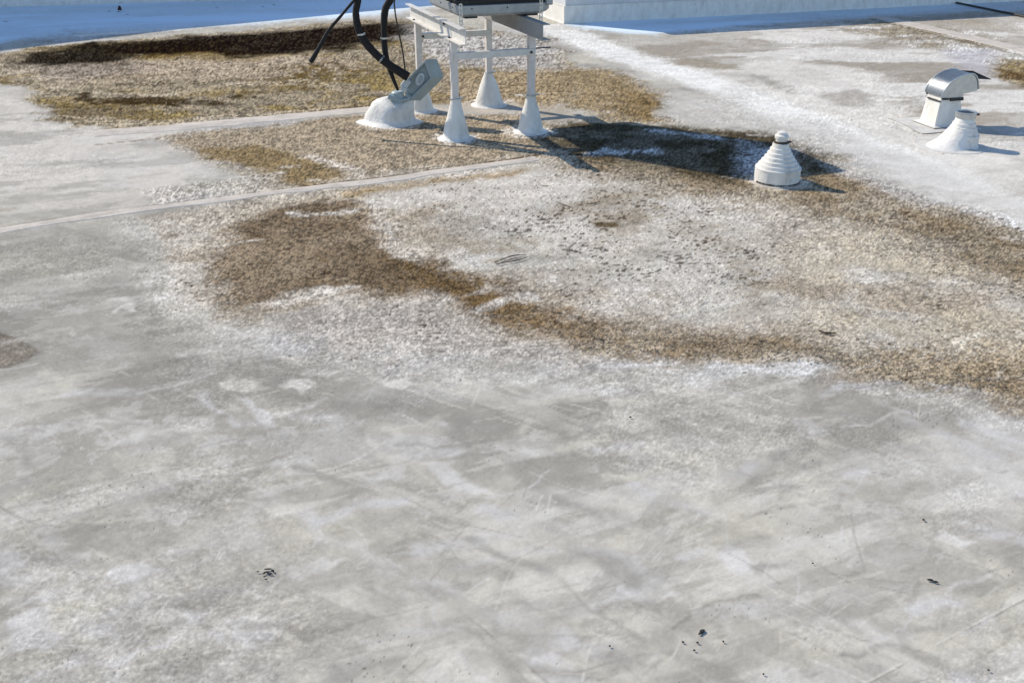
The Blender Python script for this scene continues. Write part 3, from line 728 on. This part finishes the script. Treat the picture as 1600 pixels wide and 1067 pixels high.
for k in range(9):
    z = .11 + k * .085
    R = [(rrect(.010, UW - .010, .010, UD - .010, .052, 4), z), (rrect(.010, UW - .010, .010, UD - .010, .052, 4), z + .006), (rrect(.015, UW - .015, .015, UD - .015, .05, 4), z + .006), (rrect(.015, UW - .015, .015, UD - .015, .05, 4), z)]
    loft(bm, R + [R[0]], False, False)
link('guard_grille', bm, M['black'], unit)
bm = bmesh.new()
loft(bm, [(rrect(0, UW, 0, UD, .06), UH - .07), (rrect(0, UW, 0, UD, .06), UH - .01), (rrect(.02, UW - .02, .02, UD - .02, .06), UH)])
link('top_cover', bm, M['pan'], unit, smooth=True)
bm = bmesh.new()
box(bm, Vector((UW - .018, .01, .28)), (.05, .05, .42), None, .008)
link('corner_post', bm, M['pan'], unit)
for x, y in ((.10, .06), (UW - .14, .06), (.10, UD - .1), (UW - .14, UD - .1)):
    bm = bmesh.new(); box(bm, Vector((x, y, .0065)), (.09, .09, .011), None, .002); link('foot', bm, M['black'], unit)
for k, (x, y, nx_, ny_) in enumerate([(-.001, .12, 1, 0), (-.001, .42, 1, 0), (-.001, .68, 1, 0), (.10, -.001, 0, 1), (.36, -.001, 0, 1), (.60, -.001, 0, 1)]):
    bm = bmesh.new()
    bmesh.ops.create_cone(bm, cap_ends=True, segments=8, radius1=.006, radius2=.005, depth=.005, matrix=Matrix.Translation((x, y, .066)) @ (Matrix.Rotation(math.pi / 2, 4, 'Y') if nx_ else Matrix.Rotation(math.pi / 2, 4, 'X')))
    link('screw', bm, M['rust'], unit)
tag(unit, 'dark finned condenser unit with a grey steel base pan, sitting on the white stand', 'air conditioner')

# ---------------------------------------------------------------- mound and weatherproof hood
mc = at(613, 191)
mound = empty('pipe_curb', mc)
bm = bmesh.new()
NS = 44; rings = []
levels = [(1.34, -.006, 0), (1.26, .005, 0), (1.08, .012, 0), (1.0, .03, 0), (.97, .06, .0), (.93, .10, .012), (.86, .135, .02), (.74, .155, .03), (.62, .165, .04), (.45, .172, .045), (.2, .178, .05)]
rn = random.Random(4)
for k, (s_, z, ox) in enumerate(levels):
    ring = []
    for i in range(NS):
        a = 2 * math.pi * i / NS
        r = .165 * s_
        lx = 1.0 + (.22 * (1 - z / .2) if math.cos(a) < 0 else 0) * abs(math.cos(a))
        sq = 1 + .06 * math.cos(4 * a)
        wob = 1 + .025 * math.sin(3 * a + k) + .02 * math.sin(8 * a + 2 * k)
        rise = .035 * math.cos(a) * 0 + .02 * math.sin(2 * a + 1) * (z / .17)
        ring.append(bm.verts.new((r * math.cos(a) * lx * sq * wob + ox, r * .92 * math.sin(a) * sq * wob, z * 1.02 + (rise if z > .1 else 0))))
    rings.append(ring)
for a, b in zip(rings, rings[1:]):
    for i in range(NS): bm.faces.new((a[i], a[(i + 1) % NS], b[(i + 1) % NS], b[i]))
bm.faces.new(rings[-1])
link('curb_body', bm, M['coat'], mound, smooth=True, sharp=60)
bm = bmesh.new()
lathe(bm, [(.055, .150), (.06, .175), (.05, .19), (.048, .225), (.036, .235)], 20, (.055, -.02, 0), .08, True, 9)
box(bm, Vector((.03, -.055, .19)), (.09, .05, .035), Matrix.Rotation(.4, 3, 'Y'), .006)
box(bm, Vector((.085, -.03, .178)), (.12, .09, .016), Matrix.Rotation(-.1, 3, 'Y'), .004)
link('pipe_collar', bm, M['hood'], mound, smooth=True)
tag(mound, 'lumpy white coated pipe curb at the end of the seam, below the blue-grey hood', 'roof curb')

hy = mc.y - .03
face = [(667, 92), (678, 121), (641, 158), (634, 152), (630, 132), (647, 112)]
FP = [up(x, y, hy) for x, y in face]
o0 = sum(FP, Vector()) / len(FP)
hood = empty('weatherproof_hood', o0)
ext = Vector((.072, .055, -.012))
bm = bmesh.new()
def scaled(k, dy):
    return [(p - o0) * k + Vector((0, dy, 0)) for p in FP]
rings = [[bm.verts.new(p) for p in R_] for R_ in ([(p - o0) * 1.0 + ext for p in FP], scaled(1, 0), scaled(.97, -.008), scaled(.80, -.008), scaled(.72, .028))]
bm.faces.new(rings[0]); bm.faces.new(rings[-1])
for a, b in zip(rings, rings[1:]):
    for i in range(6): bm.faces.new((a[i], a[(i + 1) % 6], b[(i + 1) % 6], b[i]))
bmesh.ops.bevel(bm, geom=list(bm.edges), offset=.003, segments=2, affect='EDGES')
link('hood_shell', bm, M['hood'], hood, smooth=True, sharp=25)
def facepoly(bm, px, off, depth):
    P = [up(x, y, hy) - o0 + Vector((0, -off, 0)) for x, y in px]
    a = [bm.verts.new(p) for p in P]; b = [bm.verts.new(p + Vector((0, depth, 0))) for p in P]
    bm.faces.new(a); 
    for i in range(len(a)): bm.faces.new((a[i], b[i], b[(i + 1) % len(a)], a[(i + 1) % len(a)]))
bm = bmesh.new()       # oval boss and its recess
boss = [(656 + 5.0 * math.cos(t) + 5.0 * math.sin(t), 124.5 - 9.0 * math.sin(t) + 4 * math.cos(t)) for t in [k * math.pi / 8 for k in range(16)]]
facepoly(bm, boss, -.004, .03)
link('boss', bm, M['hoodlite'], hood, smooth=True)
bm = bmesh.new()
facepoly(bm, [(657 + (x - 656) * .55, 125 + (y - 124.5) * .62) for x, y in boss], -.0005, .01)
link('recess', bm, M['hood'], hood)
bm = bmesh.new()
p = up(634, 131, hy - .02) - o0
box(bm, p, (.05, .06, .07), Matrix.Rotation(.7, 3, 'Y'), .006); box(bm, p + Vector((-.012, -.02, -.035)), (.05, .05, .03), Matrix.Rotation(.5, 3, 'Y'), .005)
link('bracket', bm, M['hoodlite'], hood)
bm = bmesh.new(); tube(bm, [up(640, 150, hy + .03) - o0, up(635, 158, hy + .03) - o0, up(632, 168, hy + .03) - o0], .028)
link('neck_pipe', bm, M['hood'], hood, smooth=True)
tag(hood, 'tilted blue-grey plastic weatherproof hood taking the black hoses, above the white curb', 'pipe hood')

# ---------------------------------------------------------------- hoses and cables
def hose(name, px, rad, mat, label, cat, group=None, extra_start=(), wob=0):
    pts = list(extra_start) + [up(x, y, d) for x, y, d in px]
    o0 = pts[-1].copy()
    bm = bmesh.new()
    r = [rad] * len(pts) if not isinstance(rad, list) else [rad[0]] * len(extra_start) + rad
    tube(bm, [p - o0 for p in pts], r, 14, True, wob)
    o = link(name, bm, M[mat], None, o0, smooth=True, sharp=60)
    tag(o, label, cat, group); return o
hose('insulated_hose', [(559, -4, 7.16), (556, 22, 7.14), (563, 54, 7.12), (584, 82, 7.1), (607, 101, 7.1), (638, 121, 7.1)], [.024, .025, .028, .029, .030, .034], 'rubber',
     'thickest black foam insulated hose sweeping down into the blue-grey hood', 'hose', 'black hoses hanging from the unit',
     [Vector((-.47, 7.35, 1.30)), Vector((-.70, 7.30, 1.36)), Vector((-1.02, 7.22, 1.22)), Vector((-1.14, 7.18, 1.02))], .03)
hose('insulated_hose', [(612, -6, 7.2), (602, 16, 7.2), (600, 47, 7.18), (602, 82, 7.16), (610, 112, 7.14), (622, 142, 7.12)], [.026, .026, .023, .022, .017, .009], 'rubber',
     'upright black hose right of the thick one, tapering to a point at the white curb', 'hose', 'black hoses hanging from the unit',
     [Vector((-.50, 7.45, 1.20)), Vector((-.66, 7.35, 1.22)), Vector((-.84, 7.25, 1.06))], .03)
hose('hanging_hose', [(551, 4, 7.12), (534, 24, 7.1), (514, 48, 7.08), (498, 76, 7.06), (489, 92, 7.05), (485, 97, 7.05)], [.010, .010, .013, .015, .018, .017], 'rubber',
     'loose black hose end dangling in the air to the far left of the other hoses', 'hose', 'black hoses hanging from the unit', [up(556, 1, 7.14)], .04)
hose('power_cable', [(618, -4, 7.0), (617, 16, 7.0), (622, 46, 7.02), (629, 80, 7.05), (633, 110, 7.08)], .0055, 'cable',
     'thin black cable hanging down from the unit to the blue-grey hood', 'cable', None, [Vector((-.55, 7.10, 1.10)), Vector((-.72, 7.02, 1.05))])
def tie(parent, px, py, y, r, d):
    bm = bmesh.new(); p = up(px, py, y) - parent.location; d = Vector(d).normalized()
    tube(bm, [p - d * .006, p + d * .006], r, 14); link('cable_tie', bm, M['galv'], parent, smooth=True)
hs = [o for o in COL.objects if o.name.startswith('insulated_hose')]
tie(hs[0], 564, 54, 7.12, .031, (.1, 0, -1)); tie(hs[0], 596, 93, 7.10, .032, (1, 0, -.8)); tie(hs[1], 600, 60, 7.17, .026, (0, 0, 1))
def floor_line(name, px, rad, mat, label, cat, z=None):
    P = [at(x, y, rad + .006) for x, y in px]; o0 = P[0].copy()
    bm = bmesh.new(); tube(bm, [p - o0 for p in P], rad, 8)
    o = link(name, bm, M[mat], None, o0, smooth=True); tag(o, label, cat); return o
floor_line('loose_wire', [(662, 160), (680, 158), (704, 152), (712, 140), (702, 122), (690, 113), (676, 110)], .003, 'wire', 'thin brown wire looped on the roof behind the blue-grey hood', 'wire')
floor_line('roof_cable', [(1410, -14), (1468, 0), (1500, 6), (1535, 13), (1560, 18), (1600, 26), (1700, 50)], .014, 'cable', 'black cable running across the roof in the top right corner', 'cable')

# ---------------------------------------------------------------- stepped vent
def flange(bm, r, seed, seg=44, sx=1.0):
    rings = lathe(bm, [(r * 1.0, -.004), (r * .985, .003), (r * .9, .004), (r * .6, .009)], seg, (0, 0, 0), .03, True, seed)
v1 = empty('roof_vent', at(1213, 283.5))
bm = bmesh.new(); flange(bm, .165, 2); link('flange', bm, M['seam'], v1, smooth=True)
bm = bmesh.new()
lathe(bm, [(.136, .004), (.137, .016), (.136, .083), (.138, .086), (.137, .092), (.124, .094), (.122, .110), (.121, .113), (.108, .115), (.105, .134), (.103, .136), (.092, .138), (.089, .157), (.087, .159), (.077, .161), (.074, .181), (.072, .183), (.063, .185), (.060, .207), (.052, .209), (.048, .236), (.036, .238)], 48, (0, 0, 0), .008, True, 5)
link('stepped_boot', bm, M['coat'], v1, smooth=True, sharp=28)
bm = bmesh.new(); lathe(bm, [(.036, .236), (.043, .238), (.043, .248), (.034, .250)], 28, (0, 0, 0), 0, False); box(bm, Vector((.05, 0, .243)), (.02, .012, .012), None, .002)
link('clamp', bm, M['rust'], v1, smooth=True)
bm = bmesh.new(); lathe(bm, [(.033, .246), (.034, .262), (.040, .266), (.041, .282), (.034, .288), (.029, .290), (.028, .302), (.020, .306)], 28, (0, 0, 0), .03, True, 8)
link('cap', bm, M['coat'], v1, smooth=True)
bm = bmesh.new()
rn = random.Random(2)
for k in range(26):
    a = math.pi + .35 + (math.pi - .7) * k / 25
    box(bm, Vector((.138 * math.cos(a), .138 * math.sin(a), .012)), (rn.uniform(.006, .014), .006, rn.uniform(.004, .009)), Matrix.Rotation(a + math.pi / 2, 3, 'Z'))
link('bead', bm, M['rust'], v1)
tag(v1, 'stepped white cone vent with a round cap, in front of the unit shadow', 'roof vent')

v2 = empty('roof_vent', at(1497, 227)); v2.scale = (1.14, 1.14, .97)
bm = bmesh.new()
rings = lathe(bm, [(.215, -.004), (.21, .003), (.17, .005), (.13, .010)], 44, (-.05, .0, 0), .04, True, 6)
link('flange', bm, M['tape'], v2, smooth=True)
bm = bmesh.new()
rr_ = []
for z, r0_, fl_ in ((.002, .112, .115), (.012, .105, .09), (.04, .098, .055), (.075, .094, .025), (.105, .086, .008), (.15, .066, .0)):
    ring = []
    for i in range(48):
        a = 2 * math.pi * i / 48; r = r0_ + fl_ * max(0, -math.cos(a - .25)) ** 1.6 + .003 * math.sin(5 * a + z * 60)
        ring.append(bm.verts.new((r * math.cos(a), -.02 + r * math.sin(a), z)))
    rr_.append(ring)
for a_, b_ in zip(rr_, rr_[1:]):
    for i in range(48): bm.faces.new((a_[i], a_[(i + 1) % 48], b_[(i + 1) % 48], b_[i]))
lathe(bm, [(.100, .008), (.098, .086), (.093, .092), (.088, .094), (.084, .114), (.078, .117), (.074, .140), (.068, .143), (.064, .168), (.058, .171), (.053, .196), (.047, .206)], 44, (0, -.02, 0), .01, True, 8)
link('stepped_boot', bm, M['coat'], v2, smooth=True, sharp=28)
bm = bmesh.new(); lathe(bm, [(.046, .200), (.056, .204), (.058, .212), (.058, .232), (.061, .236), (.061, .244), (.050, .244), (.048, .236), (.046, .18), (.01, .18)], 32, (0, -.02, 0), .02, True, 3)
link('pipe_top', bm, M['galv'], v2, smooth=True, sharp=30)
bm = bmesh.new(); lathe(bm, [(.044, .2385), (.02, .240), (.004, .2385)], 24, (0, -.02, 0)); link('bore_shade', bm, M['black'], v2)  # black disc standing in for the shade inside the open pipe
bm = bmesh.new(); box(bm, Vector((.068, -.02, .224)), (.024, .014, .014), None, .002); link('clamp', bm, M['rust'], v2)
tag(v2, 'small stepped white vent with a dark open pipe top, in front of the metal hood', 'roof vent')

# ---------------------------------------------------------------- gooseneck hood vent
gc = at(1460, 201)
g = empty('gooseneck_vent', gc, math.radians(14))
# base duct: front-left corner at the origin, runs right (+x) and back (+y)
bm = bmesh.new()
b0 = [(0, 0), (.235, .0), (.235, .20), (0.01, .20)]; b1 = [(.035, .03), (.19, .03), (.19, .19), (.035, .19)]
def sh(pts, dx): return [(x + dx, y) for x, y in pts]
loft(bm, [(sh([(-.03, -.03), (.27, -.03), (.27, .25), (-.03, .25)], 0), .008), (b0, .02), (b1, .235), (b1, .26)])
bmesh.ops.bevel(bm, geom=[e for e in bm.edges], offset=.004, segments=2, affect='EDGES')
link('duct_base', bm, M['coat'], g, smooth=True, sharp=30)
bm = bmesh.new(); loft(bm, [([(-.2, -.13), (.33, -.1), (.33, .34), (-.16, .36)], -.004), ([(-.195, -.125), (.325, -.095), (.325, .335), (-.155, .355)], .0025)])
link('flange', bm, M['tape'], g)
bm = bmesh.new()
fl = [Vector((.0, -.115, .0025)), Vector((-.19, -.122, .0025)), Vector((-.155, .14, .0025)), Vector((-.15, .352, .0025))]
tube(bm, fl, .0022, 5)
link('flange_edge', bm, M['wire'], g)
# quarter turn of sheet metal
prof_o, prof_i = [], []
R_o, R_i = .215, .035
cx_, cz_ = .235, .225
for k in range(15):
    a = math.radians(180 - 172 * k / 14)
    ro = R_o
    prof_o.append((cx_ + ro * math.cos(a) * (1.0 if a > math.pi / 2 else .42), cz_ + .158 * math.sin(a)))
prof_o[-1] = (prof_o[-1][0], cz_ + .045)
y0, y1 = .015, .205
bm = bmesh.new()
A = [bm.verts.new((x, y0, z)) for x, z in prof_o]; B = [bm.verts.new((x, y1, z)) for x, z in prof_o]
for i in range(len(A) - 1): bm.faces.new((A[i], A[i + 1], B[i + 1], B[i]))
bmesh.ops.solidify(bm, geom=list(bm.faces), thickness=.003)
for k in (0, 5, 10):
    x, z = prof_o[k]
# folded lips on both edges
for yy_ in (y0 - .003, y1 + .003):
    tube(bm, [(x, yy_, z) for x, z in prof_o], .0045, 6)
link('hood_top', bm, M['galv'], g, smooth=True, sharp=30)
side_pts = prof_o + [(.310, cz_ + .030), (.205, cz_ + .012), (.205, cz_ - .020), (.10, cz_ - .025), (.028, cz_ - .018)]
for yy_ in (y0 + .002, y1 - .006):
    bm = bmesh.new()
    A = [bm.verts.new((x, yy_, z)) for x, z in side_pts]; B = [bm.verts.new((x, yy_ + .004, z)) for x, z in side_pts]
    bm.faces.new(A); bm.faces.new(B[::-1])
    for i in range(len(A)): bm.faces.new((A[i], A[(i + 1) % len(A)], B[(i + 1) % len(A)], B[i]))
    bmesh.ops.triangulate(bm, faces=[f for f in bm.faces if len(f.verts) > 4])
    link('side_panel', bm, M['galv'], g)
bm = bmesh.new()
box(bm, Vector((.15, .01, cz_ - .022)), (.11, .012, .022), None, .003); box(bm, Vector((.055, .008, cz_ - .016)), (.05, .010, .012), None, .002)
box(bm, Vector((.026, .10, cz_ - .036)), (.012, .15, .010), None, .002)
link('joint_sealant', bm, M['black'], g)
bm = bmesh.new()
gi = (Matrix.Translation(gc) @ Matrix.Rotation(math.radians(14), 4, 'Z')).inverted()
fp = [gi @ up(x, y, gc.y + dy) for x, y, dy in ((1494, 110, .22), (1520, 111, .24), (1550, 124.5, .30), (1517, 122.5, .24))]
A = [bm.verts.new(p) for p in fp]; B = [bm.verts.new(p + Vector((0, .02, -.006))) for p in fp]
bm.faces.new(A); bm.faces.new(B[::-1])
for i in range(4): bm.faces.new((A[i], A[(i + 1) % 4], B[(i + 1) % 4], B[i]))
link('flap', bm, M['black'], g)
tag(g, 'curved galvanized metal hood vent on a white tapered duct, dark flap at its right', 'roof vent')

# ---------------------------------------------------------------- debris
def blob(bm, c, L_, W_, ang, rn, h=.006, n=9):
    vs = []
    for i in range(n):
        a = 2 * math.pi * i / n; k = rn.uniform(.65, 1.15)
        x, y = L_ / 2 * math.cos(a) * k, W_ / 2 * math.sin(a) * k
        vs.append((c[0] + x * math.cos(ang) - y * math.sin(ang), c[1] + x * math.sin(ang) + y * math.cos(ang)))
    lo = [bm.verts.new((x, y, 0)) for x, y in vs]; hi = [bm.verts.new((c[0] + (x - c[0]) * .7, c[1] + (y - c[1]) * .7, h)) for x, y in vs]
    bm.faces.new(hi)
    for i in range(n): bm.faces.new((lo[i], lo[(i + 1) % n], hi[(i + 1) % n], hi[i]))
def chips(name, px, parts, label, cat='debris', mat='tar', group=None):
    p = at(*px, .004); rn = random.Random(int(px[0]))
    mmpp = .0017 * (p.y + .8) / 2.6
    bm = bmesh.new()
    for dx, dy, l, w_, a in parts:
        q = at(px[0] + dx, px[1] + dy, .004) - p
        s = (at(px[0] + 1, px[1], .004) - p).length
        blob(bm, (q.x, q.y), l * s, w_ * s * 1.25, math.radians(a), rn, .003)
    o = link(name, bm, M[mat], None, p); tag(o, label, cat, group); return o
chips('tar_crumbs', (419, 893), [(-3, 1, 10, 3, 20), (0, -4, 13, 2, 8), (7, -2, 6, 2, 10), (-7, 3, 5, 2, 0), (3, 3, 10, 2.4, -12), (8, 0, 4, 2, 0), (-6, 8, 4, 2, 0), (-4, 12, 3, 1.2, 0), (-16, 0, 4, 1.2, 25)], 'cluster of small black crumbs on the pale roof at lower left')
chips('tar_chip', (1097, 986), [(0, 0, 14, 6, 50), (-4, 4, 7, 3, 40)], 'slanting black chip lying among specks at the bottom, right of centre', group='single black chips')
chips('tar_chip', (1457, 907), [(-3, -1, 12, 3.6, -20), (5, 2, 8, 3, -15)], 'black chip lying flat near the right edge, farther right than the other chips', group='single black chips')
for px, py, sz, lab in ((1270, 880, 3.2, 'tiny round black speck left of the big right hand chip'), (1067, 1003, 5, 'tiny black speck just left of the slanting chip'), (1090, 1004, 5, 'tiny black speck just below the slanting chip'),
                   (1130, 1002, 4, 'tiny black speck just right of the slanting chip'), (1085, 1016, 4, 'lowest tiny speck under the slanting chip'), (1193, 1053, 4, 'tiny black speck at the bottom edge between the two chips'), (1545, 1047, 4, 'tiny black speck at the lower right corner beside the lap line'),
                   (953, 1009, 4, 'tiny black speck left of the slanting chip by a wide gap'), (1443, 812, 5, 'tiny dark speck above the big right hand chip'), (985, 652, 5, 'tiny dark speck below the brown water line at the centre'), (1270, 720, 2, 'faint tiny speck in the grey area at centre right')):
    chips('tar_speck', (px, py), [(0, 0, sz, sz * .6, random.uniform(-60, 60))], lab, 'speck', group='tiny black specks')
for px, py, parts, lab in ((186, 19, [(0, 0, 7, 1.6, 0)], 'dark scrap lying at the foot of the upright curled leaf'), (171, 18, [(0, 0, 5, 1.3, 0)], 'dark scrap just left of the upright one in the shade'), (199, 23, [(0, 0, 6, .7, 0)], 'small dark scrap just right of the upright one in the shade'),
                       (9, 34, [(0, 0, 11, .9, 0)], 'flat dark scrap in the shade at the left edge'), (428, 8, [(0, 0, 8, 1.2, 0)], 'larger dark scrap in the shade nearest the hoses'), (411, 11, [(0, 0, 5, .8, 0)], 'small dark scrap left of the larger one near the hoses'), (339, 13, [(0, 0, 6, .7, 0)], 'lone small scrap midway along the shaded strip')):
    chips('dead_leaf', (px, py), [(a, b, c, d * 2.0, e) for a, b, c, d, e in parts], lab, 'leaf', 'twig', 'dark scraps in the parapet shade')
# the scrap that stands up
p = at(185, 18); bm = bmesh.new(); vs = [bm.verts.new(v) for v in ((-.03, 0, 0), (.03, .01, 0), (.015, .02, .05), (-.005, .0, .065))]; bm.faces.new(vs)
bmesh.ops.solidify(bm, geom=list(bm.faces), thickness=.004)
tag(link('curled_leaf', bm, M['twig'], None, p + Vector((0, .05, .004))), 'curled dark leaf standing on edge in the shade of the parapet', 'leaf')
def twig(px, label, r=.003):
    P = [at(x, y, .008) for x, y in px]; o0 = P[0].copy(); bm = bmesh.new()
    tube(bm, [p - o0 for p in P], [r * .6] + [r] * (len(P) - 2) + [r * .5], 7, True, .15)
    tag(link('twig', bm, M['twig'], None, o0, smooth=True), label, 'twig', 'twigs on the roof')
twig([(1280, 517), (1292, 520), (1306, 520)], 'short brown twig on the pale tan area right of centre', .005)
twig([(772, 410), (800, 400), (822, 398)], 'longer twig by the moss at the centre of the roof')
twig([(778, 412), (806, 407), (822, 403)], 'twig just below the longer one at the centre')
twig([(870, 315), (884, 321), (897, 325)], 'thin twig behind the moss cushion', .0028)
twig([(915, 319), (925, 318), (938, 315)], 'thin twig right of and behind the moss cushion', .0028)

# leaf litter: many small flakes over the ponding area
rn = random.Random(21)
M['litter'] = material('dry_leaf_litter', (.10, .075, .05), .8, col2=(.24, .19, .13), scale=9, bump=.2)
bm = bmesh.new()
areas = [([(620, 330), (880, 270), (1120, 280), (1260, 400), (1230, 480), (1000, 500), (820, 440), (680, 400)], 5200, .0055),
         ([(60, 150), (300, 150), (600, 100), (620, 150), (300, 190), (80, 190)], 1500, .009),
         ([(860, 500), (1200, 530), (1600, 600), (1600, 620), (1200, 560), (900, 550)], 1300, .006),
         ([(360, 340), (560, 320), (620, 400), (840, 480), (820, 505), (560, 450), (380, 470)], 1200, .006),
         ([(1200, 300), (1400, 330), (1600, 400), (1600, 470), (1350, 400)], 900, .007),
         ([(260, 225), (560, 200), (820, 220), (600, 270), (420, 290)], 700, .007),
         ([(1200, 420), (1600, 480), (1600, 560), (1250, 540)], 900, .005)]
def inside(P, x, y):
    c = False
    for i in range(len(P)):
        a, b = P[i], P[i - 1]
        if (a.y > y) != (b.y > y) and x < (b.x - a.x) * (y - a.y) / (b.y - a.y) + a.x: c = not c
    return c
for pts, n, s in areas:
    P = [at(*p) for p in pts]; x0, x1 = min(p.x for p in P), max(p.x for p in P); y0_, y1_ = min(p.y for p in P), max(p.y for p in P)
    k = 0; tries = 0
    while k < n and tries < n * 8:
        tries += 1
        x, y = rn.uniform(x0, x1), rn.uniform(y0_, y1_)
        if not inside(P, x, y): continue
        k += 1
        a = rn.uniform(0, 3.14); L_ = s * rn.uniform(.4, 1.5); W_ = L_ * rn.uniform(.25, .6); z = .007 + rn.uniform(0, .003); tl = rn.uniform(-.4, .4)
        dx, dy = Vector((math.cos(a), math.sin(a), 0)) * L_, Vector((-math.sin(a), math.cos(a), tl)) * W_
        c = Vector((x, y, z))
        bm.faces.new([bm.verts.new(v) for v in (c - dx, c - dy * .8, c + dx * rn.uniform(.6, 1), c + dy)])
o = link('leaf_litter', bm, M['litter']); tag(o, 'fine brown leaf crumbs strewn over the stained roof', kind='stuff')

S.render.engine = 'CYCLES'
